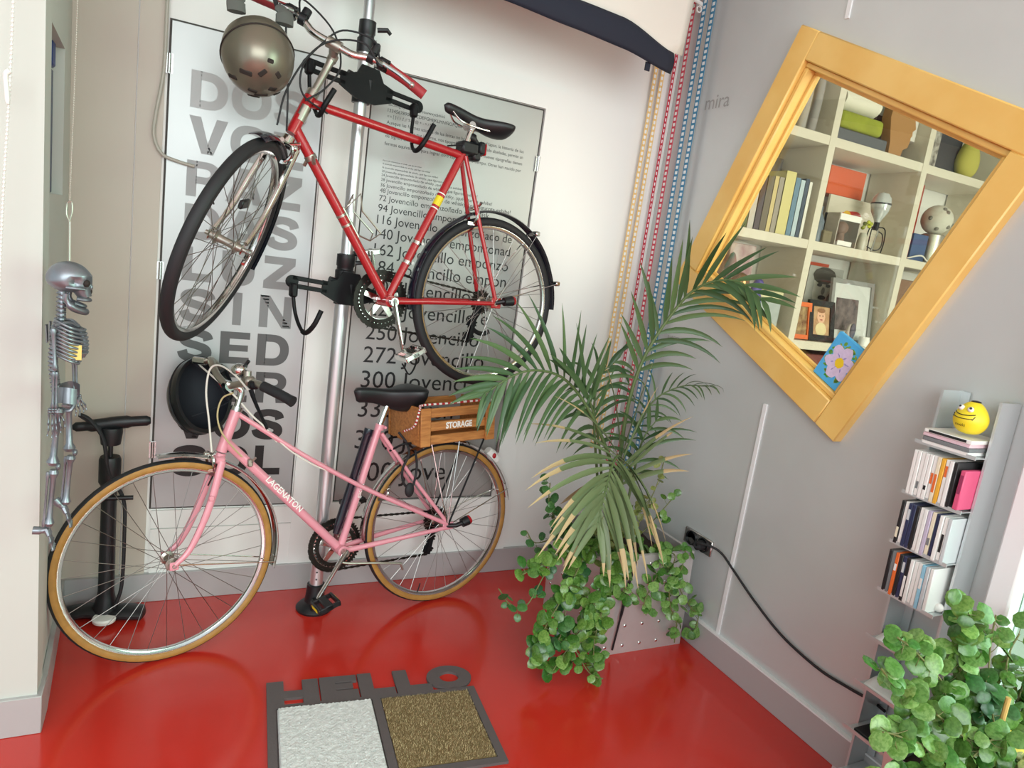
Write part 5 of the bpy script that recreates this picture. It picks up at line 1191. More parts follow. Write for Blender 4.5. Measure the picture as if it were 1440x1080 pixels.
for pts, de, r, m in [
 ([(-.27, -1.97, .42), (-.36, -1.92, .62), (-.50, -1.90, .74), (-.585, -1.90, .79)], 132, .020, br),
 ([(-.30, -1.97, .42), (-.42, -1.93, .56), (-.55, -1.92, .66), (-.63, -1.91, .73)], 127, .020, br),
 ([(-.25, -1.95, .42), (-.30, -1.91, .62), (-.35, -1.90, .76), (-.39, -1.90, .86)], 139, .021, g),
 ([(-.24, -1.95, .42), (-.28, -1.91, .60), (-.33, -1.90, .72), (-.345, -1.90, .82)], 127, .021, br),
 ([(-.20, -1.95, .42), (-.21, -1.92, .60), (-.215, -1.90, .72), (-.23, -1.90, .80)], 86, .020, br),
 ([(-.16, -1.95, .42), (-.14, -1.92, .58), (-.12, -1.90, .68), (-.10, -1.90, .735)], 113, .021, g),
 ([(-.12, -1.95, .42), (-.08, -1.93, .52), (-.06, -1.92, .60), (-.05, -1.92, .66)], 127, .020, g),
 ([(-.32, -2.00, .42), (-.46, -1.98, .54), (-.58, -1.95, .59), (-.62, -1.94, .60)], 153, .022, br),
 ([(-.34, -2.00, .42), (-.48, -1.99, .49), (-.58, -1.97, .50), (-.64, -1.96, .47)], 153, .022, br),
 ([(-.36, -2.02, .42), (-.48, -2.02, .44), (-.56, -2.00, .41), (-.60, -1.98, .36)], 153, .022, br),
 ([(-.30, -2.05, .42), (-.42, -2.10, .50), (-.52, -2.10, .50), (-.58, -2.08, .46)], 164, .022, g),
 ([(-.28, -2.00, .42), (-.36, -2.00, .54), (-.44, -1.99, .60), (-.50, -1.97, .64)], 164, .021, g),
 ([(-.24, -2.02, .42), (-.30, -2.03, .54), (-.38, -2.03, .60), (-.42, -2.02, .56)], 164, .021, br),
 ([(-.20, -2.05, .42), (-.28, -2.08, .52), (-.36, -2.10, .54), (-.42, -2.11, .50)], 164, .021, ol),
 ([(-.16, -2.05, .42), (-.20, -2.08, .50), (-.27, -2.10, .52), (-.32, -2.12, .48)], 164, .021, g),
 ([(-.14, -2.00, .42), (-.12, -2.00, .54), (-.10, -1.98, .60), (-.08, -1.97, .62)], 153, .021, g),
 ([(-.10, -2.00, .42), (-.07, -2.02, .48), (-.06, -2.04, .52), (-.05, -2.05, .50)], 153, .020, g),
 ([(-.20, -1.98, .42), (-.24, -1.97, .54), (-.28, -1.96, .62), (-.31, -1.95, .66)], 153, .021, dk),
 ([(-.30, -2.03, .40), (-.40, -2.06, .40), (-.46, -2.08, .33), (-.48, -2.08, .26)], 144, .022, g),
 ([(-.34, -1.98, .40), (-.44, -1.98, .41), (-.50, -1.98, .34), (-.53, -1.97, .28)], 144, .022, br),
 ([(-.26, -2.10, .40), (-.33, -2.16, .42), (-.38, -2.20, .38), (-.40, -2.22, .30)], 144, .022, br),
 ([(-.18, -2.10, .40), (-.22, -2.17, .44), (-.27, -2.22, .40)], 144, .022, g),
]:
    vine(fgp, pts, de, r, m, view=vw, spread=.042)
mb = MB(); round_leaf(mb, (-.315, -2.02, .575), (-.7, -.4, .6), .034, 1.0); mb.build('yellow_leaf', 'leaf_yellow', fgp, world=True, angle=70, keepnormals=True)
for a, b, lab in (((-.292, -2.0, .42), (-.300, -2.0, .665), 'short wooden stick standing upright among the leaves beside the yellow leaf'), ((-.25, -2.06, .44), (-.17, -2.03, .555), 'short wooden stick slanting out of the leaves at the lower right')):
    mb = MB(); mb.cyl(a, b, .0055, 8); tag(mb.build('plant_stick', 'stick_wood', None), lab, 'stick')
# ------------------------------------------------------------------ socket and its cord
so = thing('wall_socket', 'double wall socket low on the right wall beside the planter', 'socket', (0, -.695, .424))
mb = MB(); mb.box((-.006, 0, 0), (.012, .165, .066), bev=.003); mb.build('plate', 'steel', so)
for y in (.036, -.036):
    mb = MB(); mb.revolve([(0, 0), (.026, 0), (.026, .006), (.030, .006), (.030, -.002), (0, -.002)], 24, Matrix.Translation((-.012, y, 0)) @ Matrix.Rotation(R(-90), 4, 'Y')); mb.build('outlet', 'black_plastic', so)
mb = MB(); mb.tube([(-.014, -.731, .424), (-.045, -.731, .424), (-.052, -.735, .426)], [.020, .019, .010], 14); mb.tube(spl([(-.050, -.733, .426), (-.062, -.755, .445), (-.040, -.80, .452), (-.014, -.84, .437), (-.009, -.91, .40), (-.009, -1.035, .34), (-.009, -1.185, .285), (-.009, -1.345, .263), (-.009, -1.454, .270), (-.012, -1.545, .282), (-.03, -1.60, .29)], 8), .0048, 8)
tag(mb.build('power_cord', 'black_rubber', None), 'black plug and cord sagging along the right wall from socket to disc tower', 'cord')

# ------------------------------------------------------------------ disc tower
YL, YR, DX = -1.567, -1.719, -.092
rk = thing('disc_rack', 'tall narrow metal disc tower fixed to the right wall', 'rack', (-.04, -1.643, 0))
for y in (YL, YR):
    mb = MB(); mb.box((DX/2-.001, y, .636), (-DX-.004, .003, 1.272)); mb.box((-.008, y+(-.012 if y == YL else .012), .636), (.003, .026, 1.272)); mb.box((DX-.001, y, .636), (.002, .0065, 1.272)); mb.build('side_rail', 'rack_metal', rk, world=True, smooth=False)
shelves = [1.122, .975, .828, .681, .534, .387, .240, .093]
for z in shelves:
    mb = MB(); mb.box((-.078, (YL+YR)/2, z), (.146, YL-YR-.005, .003)); mb.box((-.150, (YL+YR)/2, z+.004), (.003, YL-YR+.012, .010)); mb.build('shelf', 'rack_metal', rk, world=True, smooth=False)
cdm = {}
def cdmat(rgb):
    if rgb not in cdm: cdm[rgb] = mm('spine_%d_%d_%d' % rgb, rgb, .35)
    return cdm[rgb]
mb = MB(); mb.box((0, 0, .0625), (.142, .0098, .125), bev=.0008); case_me = mb.build('disc_case', 'clear_case', None); base_case = case_me.data; bpy.data.objects.remove(case_me)
def disc(M, rgb, thick, label, group, mark=None):
    o = link('disc_case', base_case.copy(), None, M @ Matrix.Diagonal((1, thick/.0098, 1, 1))); o.data.materials.clear(); o.data.materials.append(cdmat(tuple(int(c*.86+30) for c in rgb) if sum(rgb) < 300 else rgb))
    tag(o, label, 'disc case', group)
    mb = MB(); mb.box((-.0713, 0, .0625), (.0006, .0072, .118)); mb.build('spine_label', cdmat(rgb), o, smooth=False)
    if mark:
        mb = MB(); mb.box((-.0718, 0, .0625+mark[1]), (.0005, .0066, mark[2])); mb.build('spine_print', cdmat(mark[0]), o, smooth=False)
    return o
WH, BK, NV, OR, YE, CR, LB_, LI_, SI, GR = (236, 236, 232), (34, 34, 36), (44, 52, 84), (226, 110, 50), (232, 176, 60), (232, 222, 196), (150, 204, 226), (196, 186, 206), (200, 206, 208), (120, 124, 126)
NM = {WH: 'white', BK: 'black', NV: 'navy', OR: 'orange', YE: 'yellow', CR: 'cream', LB_: 'light blue', LI_: 'lilac', SI: 'silver grey', GR: 'grey'}
rowsdef = [(shelves[1], 'top row', [(WH, 0), (WH, 0), (WH, (GR, -.03, .02)), (WH, 0), (WH, (BK, -.03, .012)), (WH, (OR, .0, .03)), (CR, (OR, -.01, .05)), (YE, 0), (WH, (OR, .03, .03)), (WH, 0), (BK, 0)], 6),
           (shelves[2], 'middle row', [(BK, (CR, -.03, .03)), (WH, 0), (NV, (SI, .03, .03)), (NV, 0), (BK, 0), (WH, 0), (WH, 0), (LI_, 0), (CR, (GR, -.02, .02)), (NV, 0), (WH, 0), (WH, (BK, -.01, .05)), (SI, 0)], 4),
           (shelves[3], 'bottom row', [(BK, 0), (GR, 0), (OR, (WH, .02, .02)), (BK, 0), (NV, (SI, .03, .03)), (BK, (WH, -.02, .06)), (WH, 0), (WH, 0), (WH, 0), (LB_, (WH, .01, .03)), (SI, 0), (WH, 0)], 8)]
for z, nm, cds, lean in rowsdef:
    y = YL-.009
    for i, (rgb, mk) in enumerate(cds):
        M = Matrix.Translation((-.079-random.uniform(0, .004), y, z+.0022)) @ Matrix.Rotation(R(-lean*0.15), 4, 'X')
        disc(M, rgb, .0098, '%s disc case, %s from the left in the %s of the rack' % (NM[rgb], ORD[i], nm), 'disc cases in the %s of the rack' % nm, mk if mk else None); y -= .0110
z = shelves[0]+.0025
for i, (rgb, nm) in enumerate(((WH, 'white'), (GR, 'grey edged white'), ((226, 196, 204), 'pale pink'), (WH, 'black topped white'))):
    M = Matrix.Translation((-.080-.004*(i % 2), (YL+YR)/2+.003-.004*(i % 2)+.0625-.001, z+.0055+.0108*i)) @ Matrix.Rotation(R(90), 4, 'X')
    disc(M, rgb, .0100, '%s disc case, %s from the bottom under the yellow toy' % (nm, ORD[i]), 'flat stack of disc cases on the rack', (BK, 0, .10) if i == 3 else None)
# pink box, odds and ends in the rack
mb = MB(); mb.box((-.105, YR+.0115, shelves[1]+.060), (.10, .0135, .106), bev=.002); pb = tag(mb.build('pink_box', M_('pink_box', (214, 84, 124), .5), None), 'narrow pink box at the right end of the top row of discs', 'box')
mb = MB(); mb.box((-.1556, YR+.0115, shelves[1]+.075), (.0006, .008, .05)); mb.build('print', M_('pink_print', (150, 50, 90), .5), pb, smooth=False)
mb = MB(); mb.ball((-.10, YR+.013, shelves[3]+.016), .0125, nu=16, nv=10); tag(mb.build('ball', 'white_plastic', None), 'small white ball at the right end of the bottom row of discs', 'ball')
for zz, lab in ((shelves[4], 'loose white booklet on the shelf below the rows of discs'), (shelves[5], 'loose white booklet on the rack shelf half hidden by leaves')):
    mb = MB(); mb.grid(lambda i, j: V((-.150+.13*i, YL-.02-.11*j, zz+.006+.030*math.sin(PI*i)*(1-j)*.6+.004*j)), 10, 8); o = tag(mb.build('booklet', M_('paper', (228, 230, 228), .6), None), lab, 'booklet'); s_ = o.modifiers.new('thickness', 'SOLIDIFY'); s_.thickness = .004
mb = MB(); mb.box((-.09, YL-.05, shelves[6]+.008), (.11, .05, .012), bev=.002); tag(mb.build('adapter', 'black_plastic', None), 'black adapter box low in the disc tower where the cord ends', 'adapter')
# squeezy yellow toy
ty = thing('squeeze_toy', 'round yellow toy with a grinning face standing on top of the disc stack', 'toy', axes((-.105, -1.664, shelves[0]+.0515), V((-.99, .10, .0)).normalized(), V((-.10, -.99, 0)).normalized(), V((0, 0, 1))))
def egg(i, j):
    a = 2*PI*i; e = -PI/2+PI*j; z = math.sin(e); r = math.cos(e)**.8*(.041-.008*max(0, z)-.003*max(0, z)**2)
    return V((r*math.cos(a), r*math.sin(a), .0425+(.046 if z > 0 else .042)*z*(1 if z > -.9 else .98)))
mb = MB(); mb.grid(egg, 36, 20, cu=True); eb = mb.build('body', 'yellow', ty)
def onegg(az, z, out=.0):
    j = (math.asin(max(-1, min(1, (z-.0425)/(.046 if z > .0425 else .042))))+PI/2)/PI; p = egg(az/360, j); n = V((p.x, p.y, (p.z-.04)*.8)).normalized(); return p+n*out, n
for az in (-22, 24):
    p, n = onegg(az, .068, .001); mb = MB(); mb.ball(p, (.0075, .0075, .0075), nu=14, nv=10); ey = mb.build('eye', 'white_plastic', ty)
    mb = MB(); mb.ball(p+n*.0055+V((.001, .001, .0005)), .0032, nu=10, nv=8); mb.build('pupil', 'ink', ey)
mb = MB(); mb.tube([onegg(a, .058-.006*math.cos(R(a*1.8)), .0006)[0] for a in range(-46, 47, 4)], .0012, 6); mb.tube([onegg(a, .046-.003*math.cos(R(a*2)), .0006)[0] for a in range(-38, 39, 4)], .001, 6)
for s in (-1, 1): mb.tube([onegg(s*46, .052, .0006)[0], onegg(s*38, .043, .0006)[0]], .001, 6)
mb.build('mouth', 'ink', ty)
mb = MB(); mb.ball((-.003, 0, .0875), (.013, .012, .0035), nu=14, nv=8); mb.build('hair', 'ink', ty)
p, n = onegg(4, .028, .0008); sx = V((0, 0, 1)).cross(n).normalized()
put_text('lettering', 'nuoki', .008, 'ink', ty, axes(p-V((0, 0, .005)), sx, n.cross(sx), n), align='CENTER')

# ------------------------------------------------------------------ canvas on the window ledge
cn = thing('flower_canvas', 'small painted flower canvas leaning in the lower corner of the yellow window', 'painting', axes(WC+WA*.358+WB*.323+V((.004, 0, 0)), WA, -WB, WA.cross(-WB)))
sg = 1 if WA.cross(-WB).x < 0 else -1
mb = MB(); mb.box((0, 0, 0), (.136, .168, .016), bev=.002); mb.build('canvas', M_('sky_blue', (84, 184, 242), .7, noise=.08, nscale=30), cn)
zf = sg*.0086
def blot(mb, c, a, b, ro, z, n=14, wob=.15):
    pts = []
    for i in range(n):
        t = 2*PI*i/n; k = 1+random.uniform(-wob, wob); x, y = a*k*math.cos(t), b*k*math.sin(t); pts.append(V((c[0]+x*math.cos(ro)-y*math.sin(ro), c[1]+x*math.sin(ro)+y*math.cos(ro), z)))
    mb.poly(pts)
mb = MB()
for i in range(60):
    a = random.uniform(0, 6.28); r_ = random.uniform(.048, .062); blot(mb, (r_*math.cos(a)*.95, r_*math.sin(a)*1.08), .007, .004, random.uniform(0, 6.28), zf)
mb.build('painted_leaf', M_('paint_green', (62, 160, 62), .7, island=.5, rgb2=(150, 180, 70)), cn, smooth=False)
mb = MB()
for i in range(6):
    a = 2*PI*i/6+.3; blot(mb, (.030*math.cos(a), .034*math.sin(a)), .029, .0225, a, zf+sg*.0003*(1+i*.15), wob=.08)
mb.build('painted_petal', M_('paint_lilac', (222, 206, 236), .7, noise=.1, nscale=90), cn, smooth=False)
mb = MB()
for i in range(6):
    for k in range(3):
        a = 2*PI*i/6+.3+random.uniform(-.2, .2); r_ = random.uniform(.016, .034); blot(mb, (r_*math.cos(a), r_*math.sin(a)), .005, .0014, a, zf+sg*.0009)
mb.build('painted_stroke', M_('paint_violet', (160, 150, 210), .7), cn, smooth=False)
mb = MB(); blot(mb, (0, 0), .0175, .0175, 0, zf+sg*.0011, n=20, wob=.06); mb.build('painted_centre', M_('paint_yellow', (240, 206, 40), .7), cn, smooth=False)

# ------------------------------------------------------------------ shelf unit in the room behind the window
SYF = -.30
su = thing('shelf_unit', 'white cube shelf unit seen through the tilted window', 'shelf', (1.09, -.15, 0))
XS = [.095, .720, 1.405, 2.09, 2.775]; ZS = [.28, .757, 1.236, 1.716, 2.192, 2.67]; BT = .042
for x in XS:
    mb = MB(); mb.box((x, -.155, (ZS[0]+ZS[-1])/2), (BT, .29, ZS[-1]-ZS[0]+BT), bev=.001); mb.build('upright', 'shelf_white', su, world=True)
for z in ZS:
    mb = MB(); mb.box(((XS[0]+XS[-1])/2, -.154, z), (XS[-1]-XS[0], .288, BT), bev=.001); mb.build('shelf_board', 'shelf_white', su, world=True)
mb = MB(); mb.box(((XS[0]+XS[-1])/2, -.155, ZS[0]-.15), (XS[-1]-XS[0], .27, .258)); mb.build('plinth', 'shelf_white', su, world=True)
def item(name, mbx, m, label, cat, group=None, smooth=True):
    return tag(mbx.build(name, m, None, smooth=smooth), label, cat, group)
def fl(k): return ZS[k]+BT/2+.001
z = fl(4)
# top row
mb = MB()
for i, x in enumerate((.60, .635)): pass
for i, (x, hgt, wd_) in enumerate(((.50, .38, .05), (.575, .40, .05), (.645, .41, .045))):
    mb = MB(); mb.tube(spl([(x, -.22, z), (x+.01, -.22, z+hgt*.5), (x, -.21, z+hgt)], 5), [wd_*.5]*11, 14, rx=.9); item('fabric_roll', mb, M_('roll_%d' % i, (178-12*i, 174-12*i, 166-10*i), .8), ['pale upright fabric roll at the left of the top shelf row', 'pale upright fabric roll, middle of three on the top shelf row', 'grey upright fabric roll next to the divider on the top shelf row'][i], 'fabric roll', 'upright rolls on the top shelf row')
for i, (zc, nm) in enumerate(((.20, 'lower'), (.305, 'upper'))):
    mb = MB(); mb.tube([(.80+.01*i, -.18, z+zc-.0), (1.05, -.18, z+zc)], .052, 18, rx=1.5); mb.cyl((1.04, -.18, z+zc), (1.052, -.18, z+zc), .02, 12); item('towel_roll', mb, M_('towel_%d' % i, (226, 222, 206), .9, bump=.4, bscale=120), '%s of two rolled cream towels on the top shelf row' % nm, 'towel', 'rolled towels on the top shelf row')
mb = MB(); mb.box((.93, -.17, z+.102), (.30, .2, .078), bev=.02, seg=3); item('cushion', mb, M_('olive_cushion', (150, 158, 52), .85, noise=.15), 'olive green folded cushion under the rolled towels', 'cushion')
mb = MB(); mb.box((.945, -.17, z+.030), (.36, .2, .058), bev=.006); item('flat_box', mb, M_('slate_flat', (88, 92, 98), .7), 'flat slate box under the olive cushion', 'box')
hp = [(1.145, 0), (1.235, 0), (1.245, .04), (1.275, .055), (1.285, .09), (1.282, .105), (1.292, .115), (1.288, .135), (1.308, .150), (1.292, .185), (1.290, .22), (1.265, .265), (1.215, .285), (1.155, .275), (1.115, .235), (1.108, .17), (1.125, .11), (1.140, .06)]
mb = MB(); mb.extrude([(p[0], p[1]) for p in hp], .05, axes((0, -.22, z), (1, 0, 0), (0, 0, 1), (0, -1, 0))); item('cardboard_bust', mb, M_('cardboard', (166, 122, 74), .8), 'brown cardboard bust in profile on the top shelf row', 'ornament', smooth=False)
mb = MB(); mb.box((1.255, -.10, z+.10), (.25, .14, .20), bev=.004); item('storage_box', mb, M_('mauve_box', (112, 92, 92), .7), 'dull mauve box behind the cardboard bust', 'box')
mb = MB(); mb.tube([(1.335, -.2, z+.10), (1.335, -.2, z+.36)], .046, 16); item('paper_roll', mb, M_('paper_roll', (214, 210, 202), .8), 'white paper roll standing behind the cardboard bust', 'roll')
mb = MB(); mb.box((1.475, -.2, z+.19), (.06, .16, .38), bev=.004); item('patterned_box', mb, M_('mottled', (190, 186, 176), .6, rgb2=(90, 84, 78), nscale=28), 'tall mottled box at the left of the top right cube', 'box')
mb = MB(); mb.box((1.66, -.12, z+.17), (.26, .18, .34), bev=.004); item('dark_box', mb, M_('dark_box', (58, 58, 64), .6), 'large dark box behind the yellow plush', 'box')
mb = MB(); mb.grid(lambda i, j: V((1.815+(.070-.030*j+.03*math.sin(PI*j)*(1-j))*math.cos(2*PI*i)*math.sin(PI*min(1, j*1.0+.02))**.35, -.24+(.06-.02*j)*math.sin(2*PI*i)*math.sin(PI*min(1, j+.02))**.35, z+.215*j)), 24, 20, cu=True)
for e_ in (-1, 1): mb.tube([(1.815+e_*.022, -.24, z+.19), (1.815+e_*.036, -.24, z+.238)], [.018, .004], 10)
yp = item('plush', mb, M_('plush_yellow', (178, 172, 84), .9), 'pear shaped yellow plush on the top right shelf', 'plush toy')
mb = MB(); mb.ball((1.797, -.292, z+.165), .008, nu=8, nv=6); mb.ball((1.833, -.292, z+.165), .008, nu=8, nv=6); mb.build('eye', 'ink', yp)
# middle row
z = fl(3)
bks = [(.300, .16, .032, (70, 92, 60), 'green'), (.338, .20, .034, (190, 184, 176), 'pale grey'), (.376, .235, .030, (60, 44, 50), 'dark brown'), (.414, .245, .036, (96, 86, 62), 'olive brown'), (.448, .25, .024, (196, 178, 120), 'straw coloured'), (.478, .25, .028, (150, 142, 128), 'taupe'), (.530, .285, .062, (206, 196, 132), 'wide pale yellow'), (.580, .265, .030, (96, 128, 150), 'steel blue'), (.612, .26, .026, (178, 196, 204), 'pale blue'), (.640, .27, .022, (60, 74, 92), 'dark blue'), (.664, .26, .018, (222, 220, 210), 'thin white')]
for x, h, t, rgb, nm in bks:
    mm('book_%d' % int(x*1000), rgb, .55)
    b_ = thing('book', '%s book standing in the middle left cube behind the window' % nm, 'book', (x, -.2, z), 'books in the middle left cube')
    mb = MB(); mb.box((0, -.074, h/2), (t, .004, h)); mb.box((-t/2+.001, 0, h/2), (.002, .15, h)); mb.box((t/2-.001, 0, h/2), (.002, .15, h)); mb.build('cover', 'book_%d' % int(x*1000), b_, smooth=False)
    mb = MB(); mb.box((0, .002, h/2), (t-.005, .14, h-.008)); mb.build('pages', 'canvas_white', b_, smooth=False)
mb = MB(); mb.box((.56, -.05, z+.19), (.24, .02, .38)); item('picture_board', mb, M_('striped', (84, 84, 84), .5, rgb2=(128, 124, 118), nscale=40, stretch=(8, 1, .4)), 'dark striped picture board behind the row of books', 'picture', smooth=False)
mb = MB(); mb.box((1.10, -.06, z+.335), (.27, .09, .14), bev=.003); item('orange_box', mb, M_('orange_box', (212, 92, 46), .6), 'orange box at the back of the middle cube', 'box')
mb = MB(); mb.box((1.18, -.12, z+.13), (.40, .012, .262)); wb = item('white_board', mb, 'shelf_white', 'white board with a red and yellow print in the middle cube', 'picture', smooth=False)
mb = MB(); blot(mb, (0, 0), .085, .030, .15, 0, wob=.05)
for v in mb.bm.verts: v.co = V((1.15+v.co.x, -.1265, z+.17+v.co.y))
mb.build('print', M_('print_red', (196, 62, 54), .5), wb, smooth=False)
mb = MB(); blot(mb, (0, 0), .03, .024, .0, 0, wob=.05)
for v in mb.bm.verts: v.co = V((1.125+v.co.x, -.1272, z+.175+v.co.y))
mb.build('print', M_('print_yellow', (222, 176, 60), .5), wb, smooth=False)
mb = MB(); mb.revolve([(0, 0), (.030, 0), (.030, .10), (.012, .14), (.012, .17), (0, .17)], 18, Matrix.Translation((.80, -.24, z))); item('bottle', mb, M_('grey_bottle', (104, 116, 128), .3), 'grey blue bottle at the left of the middle cube', 'bottle')
mb = MB(); mb.box((.835, -.26, z+.03), (.06, .05, .06), bev=.004); item('small_tin', mb, M_('tin', (120, 110, 84), .4), 'small dull tin in front of the grey blue bottle', 'tin')
fb = thing('figure_box', 'clear fronted toy figure box with white labels in the middle cube', 'box', (.965, -.24, z))
mb = MB(); mb.box((0, .04, .078), (.155, .02, .155)); mb.box((-.075, 0, .078), (.005, .09, .155)); mb.box((.075, 0, .078), (.005, .09, .155)); mb.build('carton', M_('figure_carton', (190, 182, 170), .6), fb, smooth=False)
mb = MB(); mb.box((0, -.047, .138), (.15, .004, .03)); mb.box((-.01, -.047, .014), (.10, .004, .022)); mb.build('label', 'white_plastic', fb, smooth=False)
mb = MB(); mb.box((0, -.045, .078), (.148, .002, .1)); mb.build('clear_window', 'clear_glass', fb, smooth=False)
mb = MB(); mb.ball((0, -.005, .09), (.035, .03, .032)); mb.tube([(0, -.005, .065), (0, -.005, .025)], [.018, .024], 12); mb.build('figure', M_('figure_tan', (176, 138, 116), .6), fb)
va = thing('bud_vase', 'small glass vase with a yellow sprig beside the bulb lamp', 'vase', (1.105, -.265, z))
mb = MB(); mb.revolve([(0, 0), (.022, 0), (.026, .03), (.020, .07), (.016, .085)], 18); mb.build('glass', M_('vase_glass', (190, 188, 172), .15), va)
mb = MB(); 
for i in range(9): mb.ball((random.uniform(-.03, .03), random.uniform(-.02, .02), .10+random.uniform(-.01, .04)), (.012, .008, .010), nu=8, nv=6)
mb.build('sprig', M_('sprig', (60, 66, 34), .6, island=.6, rgb2=(200, 206, 50)), va)
lp = thing('bulb_lamp', 'bulb lamp on a thin three legged stand in the middle cube', 'lamp', (1.205, -.25, z+.0035))
mb = MB(); mb.revolve([(.012, .145), (.020, .165), (.040, .20), (.048, .235), (.044, .268), (.028, .292), (0, .30)], 24); mb.build('bulb', M_('bulb_glass_body', (196, 200, 200), .08, metal=.3), lp)
mb = MB(); mb.revolve([(.0485, .236), (.0495, .240), (.0485, .244)], 24); mb.build('bulb_band', 'navy_gloss', lp)
mb = MB(); mb.cyl((0, 0, .11), (0, 0, .15), .014, 12)
for a in (80, 200, 320): mb.tube(spl([(0, 0, .125), (.045*math.cos(R(a)), .04*math.sin(R(a)), .12), (.055*math.cos(R(a)), .05*math.sin(R(a)), .06), (.05*math.cos(R(a)), .045*math.sin(R(a)), 0)], 5), .003, 6)
mb.build('stand', 'black_metal', lp)
mb = MB(); mb.tube([(-.004, -.02, .11), (-.03, -.025, 0)], .0045, 8); mb.build('rod', 'steel', lp)
mb = MB(); mb.tube(spl([(.01, 0, .11), (.05, -.01, .09), (.055, -.01, .03), (.0, -.02, .008), (-.06, -.02, .02)], 6), .003, 6); mb.build('lamp_cord', 'black_rubber', lp)
mb = MB(); mb.box((1.545, -.10, z+.205), (.16, .14, .41), bev=.003); item('red_box', mb, M_('brick_box', (164, 64, 48), .6), 'tall brick red box in the middle right cube', 'box')
mb = MB(); mb.box((1.555, -.225, z+.07), (.12, .08, .14), bev=.003); item('blue_box', mb, M_('blue_box', (62, 86, 128), .6), 'blue box in front of the brick red box', 'box')
mb = MB(); mb.revolve([(0, 0), (.058, 0), (.058, .155), (.05, .16), (0, .16)], 28, Matrix.Translation((1.705, -.225, z))); item('canister', mb, 'dull_alloy', 'silver canister under the white ball in the middle right cube', 'canister')
mb = MB(); mb.ball((1.705, -.225, z+.160+.078), .078, nu=24, nv=16); bl = item('foam_ball', mb, M_('foam_ball', (206, 204, 190), .7), 'pale ball resting on the silver canister', 'ball')
mb = MB()
for i in range(9):
    a = i*2.4; e = -1+.25*i; d = V((math.cos(a)*math.cos(e), -abs(math.sin(a)*math.cos(e)), math.sin(e))); mb.ball(V((1.705, -.225, z+.238))+d*.074, .012, nu=10, nv=6)
mb.build('dimple', M_('ball_spot', (120, 118, 108), .7), bl)
mb = MB(); mb.tube([(1.452, -.27, z), (1.462, -.26, z+.20)], [.010, .012], 10); item('marker_pen', mb, M_('pen_red', (190, 60, 44), .4), 'red marker pen leaning on the divider in the middle right cube', 'pen')
mb = MB(); mb.tube(spl([(1.47, -.27, z+.006), (1.56, -.285, z+.03), (1.64, -.28, z+.008), (1.74, -.285, z+.05), (1.79, -.27, z+.01), (1.70, -.29, z+.006)], 8), .004, 6); item('white_cable', mb, 'cable_white', 'white cable lying in front of the silver canister', 'cable')
# lower row
z = fl(2)
mb = MB(); mb.box((1.06, -.035, z+.20), (.24, .01, .40)); item('orange_poster', mb, M_('poster_orange', (206, 84, 52), .6), 'orange red poster at the back of the lower middle cube', 'poster', smooth=False)
fa = thing('portrait_print', 'grey portrait print propped on the orange poster', 'picture', (1.115, -.085, z+.12))
mb = MB(); mb.box((0, 0, .14), (.26, .008, .24)); mb.build('sheet', M_('print_paper', (166, 166, 160), .6), fa, smooth=False)
for c, a, b, rgb in (((-.005, .15), .075, .10, (196, 194, 186)), ((-.01, .215), .085, .045, (70, 66, 60)), ((-.035, .165), .020, .009, (60, 58, 54)), ((.03, .165), .020, .009, (60, 58, 54)), ((-.002, .135), .014, .020, (120, 118, 112)), ((-.002, .10), .030, .012, (52, 46, 44)), ((.085, .09), .05, .06, (84, 92, 88))):
    mb = MB(); blot(mb, (0, 0), a, b, 0, 0, n=20, wob=.05)
    for v in mb.bm.verts: v.co = V((c[0]+v.co.x, -.0046-.0004*len(fa.children), c[1]+v.co.y))
    mb.build('printed_tone', M_('tone', rgb, .6), fa, smooth=False)
def photo_frame(name, c, w_, h_, brd, frame, inner, tilt, label, mat_=None, inset=None):
    t = thing(name, label, 'picture frame', Matrix.Translation(c) @ Matrix.Rotation(R(tilt), 4, 'X'))
    o_ = [(-w_/2, 0), (w_/2, 0), (w_/2, h_), (-w_/2, h_)]; i_ = [(-w_/2+brd, brd), (w_/2-brd, brd), (w_/2-brd, h_-brd), (-w_/2+brd, h_-brd)]
    mb = MB(); mb.ringplate(o_, i_, .016, axes((0, .006, 0), (1, 0, 0), (0, 0, 1), (0, -1, 0))); mb.build('frame', frame, t, smooth=False)
    mb = MB(); mb.box((0, 0, h_/2), (w_-brd*1.5, .004, h_-brd*1.5)); mb.build('mount' if inset else 'photo', mat_ if inset else inner, t, smooth=False)
    if inset:
        mb = MB(); mb.box((inset[0], -.003, h_/2+inset[1]), (inset[2], .003, inset[3])); mb.build('photo', inner, t, smooth=False)
    return t
pf1 = photo_frame('framed_photo', (.825, -.25, z+.002), .145, .185, .022, M_('frame_orange', (226, 112, 56), .5), M_('photo_amber', (176, 150, 104), .5, rgb2=(110, 70, 40), nscale=30), -10, 'orange picture frame at the left of the lower middle cube')
pf2 = photo_frame('framed_photo', (.975, -.255, z+.002), .185, .205, .030, 'black_plastic', M_('photo_warm', (206, 170, 130), .5, rgb2=(180, 136, 96), nscale=20), -12, 'black picture frame with a baby photograph in the lower middle cube')
for c, a, b, rgb in (((0, .125), .030, .036, (226, 178, 146)), ((0, .06), .040, .034, (222, 206, 158)), ((0, .155), .030, .012, (150, 104, 70)), ((-.011, .128), .004, .003, (60, 40, 34)), ((.011, .128), .004, .003, (60, 40, 34)), ((0, .108), .010, .003, (170, 80, 70))):
    mb = MB(); blot(mb, (0, 0), a, b, 0, 0, n=18, wob=.03)
    for v in mb.bm.verts: v.co = V((c[0]+v.co.x, -.0026-.0003*len(pf2.children), c[1]+v.co.y))
    mb.build('photo_subject', M_('skin_tone', rgb, .6), pf2, smooth=False)
